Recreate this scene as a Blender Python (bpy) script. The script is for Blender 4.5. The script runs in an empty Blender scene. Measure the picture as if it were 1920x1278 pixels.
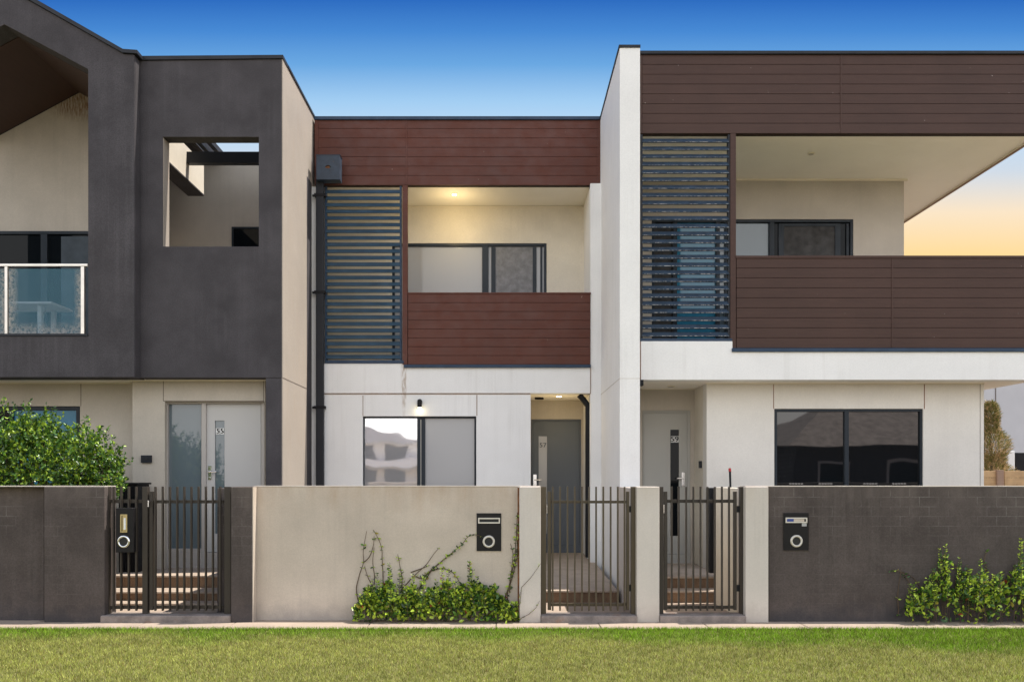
import bpy, bmesh, math, random
import numpy as np
from mathutils import Vector, Matrix
R = math.radians
random.seed(7); rng = np.random.default_rng(7)
sc = bpy.context.scene
COL = sc.collection

# ------------------------------------------------------------ camera
F = 1547.0; HX = 945.0; HY = 895.0; EYE = 1.5
cd = bpy.data.cameras.new('camera'); cam = bpy.data.objects.new('camera', cd); COL.objects.link(cam)
cam.location = (0, 0, EYE); cam.rotation_euler = (R(90), 0, 0)
cd.sensor_width = 36; cd.lens = 36 * F / 1920
cd.shift_x = (960 - HX) / 1920; cd.shift_y = (HY - 639) / 1920
cd.clip_end = 2000
sc.camera = cam
def X(px, Y): return (px - HX) * Y / F
def Z(py, Y): return EYE - (py - HY) * Y / F

# ------------------------------------------------------------ world, sun, exposure
SUN_EL, SUN_AZ = 62.5, 10            # azimuth: degrees behind the facade plane, coming from +x
w = bpy.data.worlds.new('World'); sc.world = w; w.use_nodes = True
nt = w.node_tree; N = nt.nodes; L = nt.links; N.clear()
def srgb(r, g, b, k=1.0):
    f = lambda c: ((c/255+.055)/1.055)**2.4 if c > 10 else c/255/12.92
    return (f(r)*k, f(g)*k, f(b)*k, 1)
def wm(op, a, b=None, clamp=False):
    n = N.new('ShaderNodeMath'); n.operation = op; n.use_clamp = clamp
    for i, v in enumerate((a, b)):
        if v is None: continue
        if isinstance(v, (int, float)): n.inputs[i].default_value = v
        else: L.new(v, n.inputs[i])
    return n.outputs[0]
def wramp(fac, stops):
    n = N.new('ShaderNodeValToRGB'); L.new(fac, n.inputs[0]); cr = n.color_ramp
    cr.interpolation = 'LINEAR'
    while len(cr.elements) > 1: cr.elements.remove(cr.elements[-1])
    cr.elements[0].position = stops[0][0]; cr.elements[0].color = stops[0][1]
    for p, c in stops[1:]:
        e = cr.elements.new(p); e.color = c
    return n.outputs[0]
def wmix(f, a, b):
    n = N.new('ShaderNodeMix'); n.data_type = 'RGBA'
    if isinstance(f, (int, float)): n.inputs[0].default_value = f
    else: L.new(f, n.inputs[0])
    L.new(a, n.inputs[6]); L.new(b, n.inputs[7]); return n.outputs[2]
tc = N.new('ShaderNodeTexCoord'); sx = N.new('ShaderNodeSeparateXYZ'); L.new(tc.outputs['Generated'], sx.inputs[0])
dx, dy, dz = sx.outputs
den = wm('SQRT', wm('ADD', wm('MULTIPLY', dy, dy), wm('ADD', wm('MULTIPLY', wm('MULTIPLY', dx, dx), 0.02), 0.0005)))
t = wm('DIVIDE', dz, den)
front = wramp(t, [(0.0, srgb(250,175,90,.715)), (.19, srgb(252,200,120,.715)), (.265, srgb(253,217,150,.715)), (.32, srgb(247,226,196,.715)),
                  (.37, srgb(205,216,228,.715)), (.42, srgb(185,214,240,.715)), (.455, srgb(160,202,238,.715)), (.50, srgb(105,165,222,.715)),
                  (.54, srgb(70,135,208,.715)), (.585, srgb(38,100,186,.715)), (.7, srgb(24,80,168,.715)), (1.0, srgb(60,110,190,.715))])
back = wramp(dz, [(0.0, (1.30,1.22,1.15,1)), (.25, (1.28,1.28,1.29,1)), (.6, (.98,1.08,1.24,1)), (1.0, (.45,.62,.95,1))])
bf = N.new('ShaderNodeMapRange'); bf.interpolation_type = 'SMOOTHSTEP'
bf.inputs[1].default_value = .25; bf.inputs[2].default_value = -.35; L.new(dy, bf.inputs[0])
sky = N.new('ShaderNodeTexSky'); sky.sky_type = 'NISHITA'; sky.sun_disc = False
sky.sun_elevation = R(SUN_EL); sky.sun_rotation = R(90 - SUN_AZ)
bg1 = N.new('ShaderNodeBackground'); bg1.inputs[1].default_value = 1.0
L.new(wmix(bf.outputs[0], front, back), bg1.inputs[0])
bg2 = N.new('ShaderNodeBackground'); bg2.inputs[1].default_value = .10; L.new(sky.outputs[0], bg2.inputs[0])
zf = N.new('ShaderNodeMapRange'); zf.interpolation_type = 'SMOOTHSTEP'
zf.inputs[1].default_value = .58; zf.inputs[2].default_value = .85; L.new(dz, zf.inputs[0])
mx = N.new('ShaderNodeMixShader'); L.new(zf.outputs[0], mx.inputs[0]); L.new(bg1.outputs[0], mx.inputs[1]); L.new(bg2.outputs[0], mx.inputs[2])
wo = N.new('ShaderNodeOutputWorld'); L.new(mx.outputs[0], wo.inputs[0])

sl = bpy.data.lights.new('sun', 'SUN'); sl.energy = 4.8; sl.angle = R(.5); sl.color = (1, .93, .84)
so = bpy.data.objects.new('sun', sl); COL.objects.link(so)
sv = Vector((math.cos(R(SUN_EL))*math.cos(R(SUN_AZ)), math.cos(R(SUN_EL))*math.sin(R(SUN_AZ)), math.sin(R(SUN_EL))))
so.rotation_euler = sv.to_track_quat('Z', 'Y').to_euler(); so.location = sv * 40
sc.view_settings.view_transform = 'Standard'; sc.view_settings.look = 'None'
sc.view_settings.exposure = 0.55; sc.view_settings.gamma = 1
sc.cycles.max_bounces = 8

# ------------------------------------------------------------ materials
def mat(name, col, rough=.8, metal=0, spec=.5, var=.0, vscale=1.5, bump=0, bscale=150, streak=0, streakcol=None,
        grain=0, speck=None, fine=0, pep=0, stain=None, dirt=None, emit=None, attr=None, transl=0, base=None, brick=0, blotch=None, distort=0):
    m = bpy.data.materials.new(name); m.use_nodes = True; t = m.node_tree; n = t.nodes; l = t.links
    p = n['Principled BSDF']; p.inputs['Roughness'].default_value = rough; p.inputs['Metallic'].default_value = metal
    p.inputs['Specular IOR Level'].default_value = spec
    c4 = (*col[:3], 1)
    tcn = n.new('ShaderNodeTexCoord'); co = tcn.outputs['Object']
    def noise(scale, detail=4, mapv=None, rough_=.6):
        k = n.new('ShaderNodeTexNoise'); k.inputs['Scale'].default_value = scale; k.inputs['Detail'].default_value = detail
        k.inputs['Roughness'].default_value = rough_
        if mapv:
            mp = n.new('ShaderNodeMapping'); mp.inputs['Scale'].default_value = mapv; l.new(co, mp.inputs[0]); l.new(mp.outputs[0], k.inputs[0])
        else: l.new(co, k.inputs[0])
        return k.outputs[0]
    def rng_(v, a, b, c, d):
        k = n.new('ShaderNodeMapRange'); k.inputs[1].default_value = a; k.inputs[2].default_value = b
        k.inputs[3].default_value = c; k.inputs[4].default_value = d; l.new(v, k.inputs[0]); return k.outputs[0]
    def mixc(f, a, b, mode='MIX'):
        k = n.new('ShaderNodeMix'); k.data_type = 'RGBA'; k.blend_type = mode
        for i, v in ((0, f), (6, a), (7, b)):
            if isinstance(v, (int, float)): k.inputs[i].default_value = v
            elif isinstance(v, tuple): k.inputs[i].default_value = v
            else: l.new(v, k.inputs[i])
        return k.outputs[2]
    cur = c4
    if attr:
        a = n.new('ShaderNodeAttribute'); a.attribute_name = attr; cur = a.outputs['Color']
    if var:
        cur = mixc(rng_(noise(vscale, 6), .3, .7, 0, 1), tuple([x*(1-var) for x in c4[:3]]+[1]) if not attr else cur,
                   tuple([min(1, x*(1+var)) for x in c4[:3]]+[1]) if not attr else cur)
    if blotch:
        cur = mixc(rng_(noise(blotch[1], 5), blotch[2], blotch[2]+.15, 0, 1), cur, (*blotch[0], 1))
    if streak:
        s = noise(1, 5, (14, 14, .5)); g = noise(1.1, 3)
        mulf = n.new('ShaderNodeMath'); mulf.operation = 'MULTIPLY'
        l.new(rng_(s, .48, .72, 0, 1), mulf.inputs[0]); l.new(rng_(g, .4, .65, 0, streak), mulf.inputs[1])
        sc_ = streakcol or tuple(x*.55 for x in c4[:3])
        cur = mixc(mulf.outputs[0], cur, (*sc_, 1))
    if fine:
        cur = mixc(rng_(noise(260, 2), .35, .65, 0, fine), cur, (0, 0, 0, 1))
    if brick:
        b = n.new('ShaderNodeTexBrick'); b.offset = .5
        mp = n.new('ShaderNodeMapping'); mp.inputs['Rotation'].default_value = (R(-90), 0, 0); l.new(co, mp.inputs[0]); l.new(mp.outputs[0], b.inputs[0])
        b.inputs['Scale'].default_value = 1; b.inputs['Brick Width'].default_value = .2; b.inputs['Row Height'].default_value = .1
        b.inputs['Mortar Size'].default_value = .0045; b.inputs['Mortar Smooth'].default_value = .6
        g = rng_(noise(2.3, 4), .45, .65, 0, brick)
        # weathered efflorescence is strongest towards the top courses
        sp = n.new('ShaderNodeSeparateXYZ'); l.new(co, sp.inputs[0])
        top = rng_(sp.outputs[2], .75, 1.38, .15, 1)
        k = n.new('ShaderNodeMath'); k.operation = 'MULTIPLY'; l.new(b.outputs['Fac'], k.inputs[0]); l.new(g, k.inputs[1])
        k2 = n.new('ShaderNodeMath'); k2.operation = 'MULTIPLY'; l.new(k.outputs[0], k2.inputs[0]); l.new(top, k2.inputs[1])
        cur = mixc(k2.outputs[0], cur, (.30, .28, .26, 1))
    if pep:
        cur = mixc(rng_(noise(75, 3), .3, .72, 0, pep), cur, tuple([x*.45 for x in c4[:3]]+[1]))
    if dirt:
        sp = n.new('ShaderNodeSeparateXYZ'); l.new(co, sp.inputs[0])
        nz_ = rng_(noise(5, 6), .3, .7, -.10, .10)
        k = n.new('ShaderNodeMath'); k.operation = 'ADD'; l.new(sp.outputs[2], k.inputs[0]); l.new(nz_, k.inputs[1])
        cur = mixc(rng_(k.outputs[0], .0, .22, .55, 0), cur, (*dirt[0], 1))
        k3 = n.new('ShaderNodeMath'); k3.operation = 'MULTIPLY'; l.new(rng_(k.outputs[0], 1.12, 1.42, 0, .55), k3.inputs[0]); l.new(rng_(noise(1, 5, (9, 9, 1.2)), .35, .65, .1, 1), k3.inputs[1])
        cur = mixc(k3.outputs[0], cur, (*dirt[1], 1))
    if stain:
        (sx_, sz_, wx_, wz_, scol, amt) = stain
        mp = n.new('ShaderNodeMapping'); mp.inputs['Location'].default_value = (-sx_/wx_, 0, -sz_/wz_); mp.inputs['Scale'].default_value = (1/wx_, 0, 1/wz_)
        l.new(co, mp.inputs[0]); gr = n.new('ShaderNodeTexGradient'); gr.gradient_type = 'SPHERICAL'; l.new(mp.outputs[0], gr.inputs[0])
        k = n.new('ShaderNodeMath'); k.operation = 'MULTIPLY'; l.new(rng_(gr.outputs[1], 0, .6, 0, amt), k.inputs[0]); l.new(rng_(noise(1, 6, (50, 50, 9)), .38, .6, 0, 1), k.inputs[1])
        cur = mixc(k.outputs[0], cur, (*scol, 1))
    if grain:
        cur = mixc(rng_(noise(1, 6, (2.5, 2.5, 60)), .35, .7, 0, grain), cur, tuple([x*1.5 for x in c4[:3]]+[1]))
    if speck:
        cur = mixc(rng_(noise(speck[1], 2, (1, 1, .6)), speck[2], speck[2]+.02, 0, 1), cur, (*speck[0], 1))
    if isinstance(cur, tuple): p.inputs['Base Color'].default_value = cur
    else: l.new(cur, p.inputs['Base Color'])
    if bump or distort:
        b = n.new('ShaderNodeBump'); b.inputs['Strength'].default_value = bump or distort
        b.inputs['Distance'].default_value = .004 if bump else .02
        l.new(noise(bscale, 4 if bump else 1), b.inputs['Height']); l.new(b.outputs[0], p.inputs['Normal'])
    if rough < .6 and rough > .12 and not emit and not distort:
        l.new(rng_(noise(6, 4), .3, .7, rough*.75, min(1, rough*1.3)), p.inputs['Roughness'])
    if emit:
        p.inputs['Emission Color'].default_value = (*emit[0], 1); p.inputs['Emission Strength'].default_value = emit[1]
    if transl:
        tr = n.new('ShaderNodeBsdfTranslucent')
        if isinstance(cur, tuple): tr.inputs[0].default_value = cur
        else: l.new(cur, tr.inputs[0])
        ms = n.new('ShaderNodeMixShader'); ms.inputs[0].default_value = transl
        l.new(p.outputs[0], ms.inputs[1]); l.new(tr.outputs[0], ms.inputs[2]); l.new(ms.outputs[0], n['Material Output'].inputs[0])
    return m
M = dict(
 charcoal=mat('charcoal_render', (.074,.068,.074), .85, pep=.6, var=.24, vscale=2.2, bump=.5, streak=.6, streakcol=(.12,.112,.12), spec=.25),
 white=mat('white_render', (.86,.852,.835), .85, pep=.14, var=.04, bump=.3, streak=.4, streakcol=(.62,.60,.57), spec=.25),
 whites=mat('white_render_rust_run', (.86,.852,.835), .85, pep=.14, var=.04, bump=.3, streak=.4, streakcol=(.62,.60,.57), spec=.25, stain=(-1.48, 2.95, .05, .62, (.35,.24,.15), .75)),
 warmw=mat('warm_white_render', (.74,.71,.655), .85, pep=.16, var=.05, bump=.3, streak=.2, streakcol=(.6,.56,.5), spec=.25),
 bronze=mat('bronze_powdercoat', (.080,.062,.038), .42, spec=.3),
 greys=mat('grey_beige_render_leak', (.52,.47,.40), .85, pep=.2, var=.1, bump=.4, streak=.2, spec=.25, stain=(-6.35, 7.1, .55, .32, (.22,.12,.06), .95)),
 cream=mat('cream_render', (.72,.66,.55), .85, pep=.18, var=.09, bump=.35, streak=.15, streakcol=(.45,.4,.33), spec=.25),
 charcoal_lit=mat('sunlit_charcoal_render', (.37,.325,.28), .85, pep=.25, var=.07, bump=.5, streak=.5, streakcol=(.40,.30,.22), spec=.2),  # charcoal walls where sunlit: the warm sunlight is put into this colour
 greyr=mat('grey_beige_render', (.52,.47,.40), .85, pep=.2, var=.1, bump=.4, streak=.15, spec=.25),
 soffit=mat('soffit_paint', (.90,.85,.76), .7, var=.03, bump=.05),
 trim=mat('cream_trim', (.8,.73,.6), .5),
 fbeige=mat('fence_beige_render', (.55,.475,.40), .88, dirt=((.26,.235,.22),(.40,.29,.20)), pep=.22, var=.12, bump=.45, bscale=110, streak=.45, streakcol=(.36,.31,.27), spec=.2),
 fwhite=mat('fence_white_render', (.60,.55,.50), .88, dirt=((.36,.32,.28),(.5,.43,.35)), pep=.15, var=.05, bump=.4, streak=.3, spec=.2),
 fdark=mat('fence_dark_render', (.094,.077,.071), .9, dirt=((.04,.042,.05),(.15,.125,.11)), pep=.5, var=.25, vscale=2.5, bump=.6, streak=.55, streakcol=(.15,.13,.12), brick=.7, spec=.2),
 brown57=mat('red_brown_board', (.100,.031,.019), .55, pep=.3, var=.14, bump=.25, bscale=70, grain=.3, speck=((.35,.25,.2), 24, .765), spec=.35),
 brown59=mat('dark_brown_board', (.064,.033,.025), .6, pep=.3, var=.14, bump=.25, bscale=70, grain=.3, speck=((.35,.3,.28), 24, .765), spec=.3),
 brownlin=mat('dark_brown_lining', (.055,.027,.020), .6, grain=.3, bump=.2),
 groove=mat('groove_paint', (.03,.016,.012), .9),
 metal=mat('charcoal_metal', (.022,.024,.030), .45, spec=.22),
 rhmetal=mat('rain_head_metal', (.035,.05,.075), .4, spec=.35, var=.3, vscale=12, blotch=((.22,.10,.04), 16, .66)),
 alu=mat('window_aluminium', (.018,.025,.034), .4, spec=.25),
 bluemetal=mat('blue_grey_flashing', (.022,.045,.085), .45, spec=.3, var=.2, vscale=8),
 slat=mat('blue_grey_slat', (.033,.066,.10), .45, spec=.35, var=.25, vscale=5),
 slat59=mat('flaking_slat', (.028,.046,.072), .5, spec=.3, var=.35, vscale=9, blotch=((.40,.40,.40), 30, .66)),
 slatedge=mat('flaked_slat_edge', (.035,.05,.07), .6, spec=.2, blotch=((.42,.40,.37), 34, .47)),
 gatem=mat('gate_powdercoat', (.042,.034,.027), .42, spec=.3, bump=.1, bscale=60),
 doorg=mat('door_light_grey', (.50,.49,.475), .5, spec=.3, var=.03),
 doorw=mat('door_pale', (.43,.42,.385), .5, spec=.3, var=.05),
 doord=mat('door_slate', (.115,.13,.15), .5, spec=.3, var=.05),
 frame55=mat('door_frame_grey', (.42,.39,.36), .5),
 chrome=mat('chrome', (.75,.75,.75), .15, 1),
 steel=mat('brushed_steel', (.6,.57,.52), .3, 1),
 gdark=mat('dark_glass', (.006,.008,.010), .02, spec=.15, distort=.08, bscale=1.2),
 gdarkr=mat('dark_mirror_glass', (.006,.008,.010), .02, spec=1.0, distort=.12, bscale=1.3),
 gblue=mat('sky_tinted_glass', (.12,.155,.175), .04, spec=.9, distort=.05, bscale=1.0),  # reflected sky put into the base colour as blue
 gblue2=mat('sky_tinted_teal_glass', (.035,.19,.31), .05, spec=.6),  # sky reflection painted in as a teal base colour
 ggrey=mat('grey_blind_glass', (.40,.40,.405), .10, spec=.5),
 gwhite=mat('bright_glass', (.92,.93,.95), .02, metal=.72, spec=1.0, distort=.10, bscale=1.7),
 gscreen=mat('insect_screen', (.20,.20,.21), .6, var=.25, vscale=14, spec=.3),
 gscreend=mat('dark_insect_screen', (.035,.033,.032), .5, var=.5, vscale=11, spec=.3),
 curtain=mat('curtain_cloth', (.06,.075,.09), .9, var=.2, vscale=6),
 black=mat('black_plastic', (.010,.010,.012), .5, spec=.2),
 boxblack=mat('letterbox_black', (.012,.011,.012), .4, spec=.2),
 silver=mat('pale_metal_frame', (.62,.58,.52), .4, .3),
 brass=mat('tarnished_gold', (.5,.4,.2), .35, .8),
 paper=mat('white_paper', (.75,.75,.73), .8),
 ink=mat('black_ink', (.01,.01,.01), .6),
 bluep=mat('blue_print', (.03,.06,.25), .6),
 rust=mat('rust_sealant', (.20,.085,.035), .9, var=.4, vscale=20),
 joint=mat('joint_line', (.16,.13,.11), .9),
 aggr=mat('exposed_aggregate', (.26,.165,.10), .9, var=.3, vscale=4, bump=1, bscale=90, fine=.5),
 tread=mat('step_tread', (.46,.37,.29), .85, var=.15, vscale=5, bump=.6, bscale=120, fine=.25),
 sill=mat('concrete_sill', (.26,.22,.20), .9, var=.3, vscale=9, bump=1, bscale=60, fine=.35, blotch=((.28,.14,.07), 4, .58)),
 path=mat('footpath_concrete', (.38,.30,.235), .9, var=.12, vscale=3, bump=.5, bscale=100, fine=.15),
 soil=mat('lawn_soil', (.15,.145,.045), 1, var=.4, vscale=30),
 yard=mat('yard_soil', (.13,.10,.075), 1, var=.3, vscale=6, bump=1, bscale=30),
 asphalt=mat('pale_asphalt', (.16,.155,.15), .9, var=.2, bump=.5, bscale=80),  # lightened so the unseen road bounces more light upward
 grass=mat('grass_blade', (.1,.15,.03), .6, attr='Col', transl=.25, spec=.25),
 leaf=mat('leaf', (.05,.1,.02), .30, attr='Col', transl=.18, spec=.5),
 twig=mat('twig', (.09,.06,.035), .9, var=.3, vscale=20),
 bark=mat('bark', (.12,.09,.06), .9, var=.3, vscale=10, bump=.8, bscale=30),
 timber=mat('pine_sleeper', (.45,.30,.16), .85, grain=.4, var=.25, vscale=4, bump=.4, bscale=60),
 timberp=mat('weathered_post', (.28,.19,.14), .85, grain=.3),
 red=mat('red_plastic', (.45,.02,.02), .4),
 tablew=mat('outdoor_table_timber', (.85,.70,.64), .7, grain=.2),
 tile=mat('roof_tile', (.42,.36,.32), .8, var=.3, vscale=3),
 opp=mat('opposite_wall', (.5,.46,.4), .9, var=.1),
 neigh=mat('neighbour_wall', (.52,.52,.54), .9, var=.05, bump=.3),
 lampon=mat('lit_lamp', (1,.9,.7), .5, emit=((1,.84,.5), 9)),
 lampoff=mat('unlit_downlight', (.5,.45,.38), .4),
)
def glassy(name, x0, x1, z0):     # tinted see-through pane, frosted with salt and grime along its edges
    m = bpy.data.materials.new(name); m.use_nodes = True; t = m.node_tree; n = t.nodes; l = t.links
    def mr(v, a, b, c, d):
        k = n.new('ShaderNodeMapRange'); k.inputs[1].default_value = a; k.inputs[2].default_value = b; k.inputs[3].default_value = c; k.inputs[4].default_value = d; l.new(v, k.inputs[0]); return k.outputs[0]
    def ma(op, a, b):
        k = n.new('ShaderNodeMath'); k.operation = op
        for q, v in enumerate((a, b)):
            if isinstance(v, (int, float)): k.inputs[q].default_value = v
            else: l.new(v, k.inputs[q])
        return k.outputs[0]
    p = n['Principled BSDF']; p.inputs['Base Color'].default_value = (.06, .20, .28, 1); p.inputs['Roughness'].default_value = .03; p.inputs['Specular IOR Level'].default_value = .5
    tr = n.new('ShaderNodeBsdfTransparent'); tr.inputs[0].default_value = (.86, .93, .96, 1)
    ms = n.new('ShaderNodeMixShader'); ms.inputs[0].default_value = .27
    l.new(tr.outputs[0], ms.inputs[1]); l.new(p.outputs[0], ms.inputs[2])
    co = n.new('ShaderNodeTexCoord'); sp = n.new('ShaderNodeSeparateXYZ'); l.new(co.outputs['Object'], sp.inputs[0])
    k = n.new('ShaderNodeTexNoise'); k.inputs['Scale'].default_value = 28; k.inputs['Detail'].default_value = 5; l.new(co.outputs['Object'], k.inputs[0])
    e = ma('MAXIMUM', ma('MAXIMUM', mr(sp.outputs[0], x0, x0+.13, 1, 0), mr(sp.outputs[0], x1-.09, x1, 0, .9)), mr(sp.outputs[2], z0, z0+.16, .85, 0))
    f = ma('MULTIPLY', e, mr(k.outputs[0], .38, .6, .15, 1))
    df = n.new('ShaderNodeBsdfDiffuse'); df.inputs[0].default_value = (.34, .33, .31, 1)
    m2 = n.new('ShaderNodeMixShader'); l.new(f, m2.inputs[0]); l.new(ms.outputs[0], m2.inputs[1]); l.new(df.outputs[0], m2.inputs[2]); l.new(m2.outputs[0], n['Material Output'].inputs[0])
    return m
M['gclear'] = glassy('balustrade_glass', X(15, 10.53), X(150, 10.53), Z(626, 10.53))
M['gclear2'] = glassy('balustrade_glass_left', X(-128, 10.53), X(6, 10.53), Z(626, 10.53))

# ------------------------------------------------------------ object helpers
WL = {}
def thing(name, label, cat, loc=(0,0,0), group=None):
    o = bpy.data.objects.new(name, None); COL.objects.link(o); o.location = loc; o.empty_display_size = .2
    WL[o.name] = Vector(loc); o['label'] = label; o['category'] = cat
    if group: o['group'] = group
    return o
def tag(o, label, cat, group=None, kind=None):
    if label: o['label'] = label
    if cat: o['category'] = cat
    if group: o['group'] = group
    if kind: o['kind'] = kind
    return o
def obj(name, bm, m, parent=None, bevel=0, smooth=False, label=None):
    me = bpy.data.meshes.new(name)
    bmesh.ops.recalc_face_normals(bm, faces=bm.faces[:]) if not getattr(bm, '_keep', False) else None
    bm.to_mesh(me); bm.free()
    for k in (m if isinstance(m, (list, tuple)) else [m]): me.materials.append(M[k])
    if smooth: me.polygons.foreach_set('use_smooth', [True]*len(me.polygons))
    o = bpy.data.objects.new(name, me); COL.objects.link(o)
    if parent is not None:
        o.parent = parent
        if parent.name in WL: o.location = -WL[parent.name]
    if bevel:
        b = o.modifiers.new('bevel', 'BEVEL'); b.width = bevel; b.segments = 2; b.limit_method = 'ANGLE'; b.angle_limit = R(40)
    if label: o['label'] = label
    return o
def B(): return bmesh.new()
def bx(bm, x0, x1, y0, y1, z0, z1, mi=0, rotx=0, bev=0):
    v = [bm.verts.new((x, y, z)) for x in (x0, x1) for y in (y0, y1) for z in (z0, z1)]
    if rotx:
        c = Vector(((x0+x1)/2, (y0+y1)/2, (z0+z1)/2)); m = Matrix.Rotation(rotx, 3, 'X')
        for k in v: k.co = c + m @ (k.co - c)
    for q in ((0,1,3,2), (4,6,7,5), (0,4,5,1), (2,3,7,6), (0,2,6,4), (1,5,7,3)):
        f = bm.faces.new([v[i] for i in q]); f.material_index = mi
    return bm
def pb(bm, px0, px1, pt, pb_, Y, d, mi=0, Yp=None):      # box whose front face covers a picture rectangle at depth Y
    q = Yp or Y
    return bx(bm, X(px0, q), X(px1, q), Y, Y+d, Z(pb_, q), Z(pt, q), mi)
def prism(bm, poly, holes, Y0, Y1, Yp, mi=0):            # poly in picture coordinates at depth Yp, extruded Y0..Y1
    def loop(pts, Y): 
        vs = [bm.verts.new((X(a, Yp), Y, Z(b, Yp))) for a, b in pts]
        return vs, [bm.edges.new((vs[i], vs[(i+1) % len(vs)])) for i in range(len(vs))]
    alls = []
    for Y in (Y0, Y1):
        E = []; LL = []
        for pts in [poly]+holes:
            vs, es = loop(pts, Y); LL.append(vs); E += es
        r = bmesh.ops.triangle_fill(bm, edges=E, use_beauty=True, use_dissolve=True)
        for g in r['geom']:
            if isinstance(g, bmesh.types.BMFace): g.material_index = mi
        alls.append(LL)
    for la, lb in zip(*alls):
        n = len(la)
        for i in range(n):
            f = bm.faces.new((la[i], la[(i+1) % n], lb[(i+1) % n], lb[i])); f.material_index = mi
    return bm
def rect(a, b, c, d): return [(a, c), (b, c), (b, d), (a, d)]
def tube(bm, pts, r, seg=8, r2=None, mi=0):
    pts = [Vector(p) for p in pts]; rings = []
    n = len(pts)
    for i, p in enumerate(pts):
        d = (pts[min(i+1, n-1)] - pts[max(i-1, 0)]).normalized()
        a = d.orthogonal().normalized(); b = d.cross(a)
        rr = r if r2 is None else r + (r2-r)*i/max(1, n-1)
        if rings:
            a = (rings[-1][1] - d*rings[-1][1].dot(d)).normalized(); b = d.cross(a)
        rings.append(([bm.verts.new(p + (a*math.cos(2*math.pi*k/seg) + b*math.sin(2*math.pi*k/seg))*rr) for k in range(seg)], a))
    for (r0, _), (r1, _) in zip(rings, rings[1:]):
        for k in range(seg):
            f = bm.faces.new((r0[k], r0[(k+1) % seg], r1[(k+1) % seg], r1[k])); f.material_index = mi
    for rg in (rings[0][0], rings[-1][0]):
        f = bm.faces.new(rg); f.material_index = mi
    return bm
def ring(bm, cx, cz, Y, ro, ri, d, seg=40, mi=0):        # flat ring facing the camera side, bevelled lip
    prof = [(ri, 0), (ri, -d), ((ro+ri)/2, -d*1.4), (ro, -d*.6), (ro, 0)]
    rs = [[bm.verts.new((cx+math.cos(2*math.pi*k/seg)*r, Y+y, cz+math.sin(2*math.pi*k/seg)*r)) for k in range(seg)] for r, y in prof]
    for a, b in zip(rs, rs[1:]):
        for k in range(seg):
            f = bm.faces.new((a[k], a[(k+1) % seg], b[(k+1) % seg], b[k])); f.material_index = mi
def disc(bm, cx, cz, Y, r, d, seg=32, mi=0):
    tube(bm, [(cx, Y, cz), (cx, Y-d, cz)], r, seg, mi=mi)
def text(name, s, m, parent, cx, cz, Y, size, sx=1.0, depth=.0015):
    cu = bpy.data.curves.new('tmp', 'FONT'); cu.body = s; cu.size = size; cu.extrude = depth; cu.align_x = 'CENTER'; cu.align_y = 'CENTER'; cu.space_character = 1.15
    cu.offset = 0
    o = bpy.data.objects.new('tmp', cu); COL.objects.link(o)
    bpy.context.view_layer.update()
    dg = bpy.context.evaluated_depsgraph_get(); me = bpy.data.meshes.new_from_object(o.evaluated_get(dg))
    bpy.data.objects.remove(o); bpy.data.curves.remove(cu)
    me.name = name
    b_ = bmesh.new()
    for dx_ in (-.03, 0, .03):
        b2 = bmesh.new(); b2.from_mesh(me)
        for v in b2.verts:
            x, y, z = v.co; v.co = (cx + x*sx + dx_*size, Y - z - abs(dx_)*.01, cz + y)
        t2 = bpy.data.meshes.new('t2'); b2.to_mesh(t2); b_.from_mesh(t2); b2.free(); bpy.data.meshes.remove(t2)
    b_.to_mesh(me); b_.free()
    me.materials.clear(); me.materials.append(M[m])
    ob = bpy.data.objects.new(name, me); COL.objects.link(ob)
    if parent is not None:
        ob.parent = parent
        if parent.name in WL: ob.location = -WL[parent.name]
    return ob
def window(parent, name, px0, px1, pt, pbm, Y, fw, muls, panes, fm='alu', d=.07, dep=.02, label=None):
    """frame = the part; panes = sub-parts. muls: list of (px0,px1); panes: material per bay"""
    x0, x1, z0, z1 = X(px0, Y), X(px1, Y), Z(pbm, Y), Z(pt, Y)
    bm = B()
    bx(bm, x0, x0+fw, Y, Y+d, z0, z1); bx(bm, x1-fw, x1, Y, Y+d, z0, z1)
    bx(bm, x0+fw, x1-fw, Y+.002, Y+d, z1-fw, z1); bx(bm, x0+fw, x1-fw, Y+.002, Y+d, z0, z0+fw)
    edges = [x0+fw]
    for a, b in muls:
        bx(bm, X(a, Y), X(b, Y), Y+.004, Y+d, z0+fw, z1-fw); edges += [X(a, Y), X(b, Y)]
    edges.append(x1-fw)
    f = obj(name, bm, fm, parent, bevel=.003, label=label)
    for i, pm in enumerate(panes):
        a, b = edges[2*i], edges[2*i+1]
        q = B(); bx(q, a, b, Y+d*.5+dep*0, Y+d*.5+.008, z0+fw, z1-fw); obj('pane', q, pm, f)
    return f
def boards(parent, name, m, x0, x1, z0, z1, Y, pitch, joints=(), th=.018, gap=.0045, top=None):
    """horizontal grooved boards on a dark backing"""
    bm = B(); bx(bm, x0, x1, Y+th-.004, Y+.10, z0, z1, 1)
    z = z0; xs = [x0]
    for j in joints: xs += [j-.006, j+.006]
    xs.append(x1)
    rows = []
    n = max(1, round((z1-z0)/pitch)); p = (z1-z0)/n
    for i in range(n):
        for k in range(0, len(xs), 2):
            bx(bm, xs[k]+.001, xs[k+1]-.001, Y, Y+th, z0+i*p+(gap if i else .001), z0+(i+1)*p)
    for j in joints: bx(bm, j-.011, j+.011, Y-.006, Y+.012, z0+.001, z1-.001)
    return obj(name, bm, [m, 'groove'], parent, bevel=.002)
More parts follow.
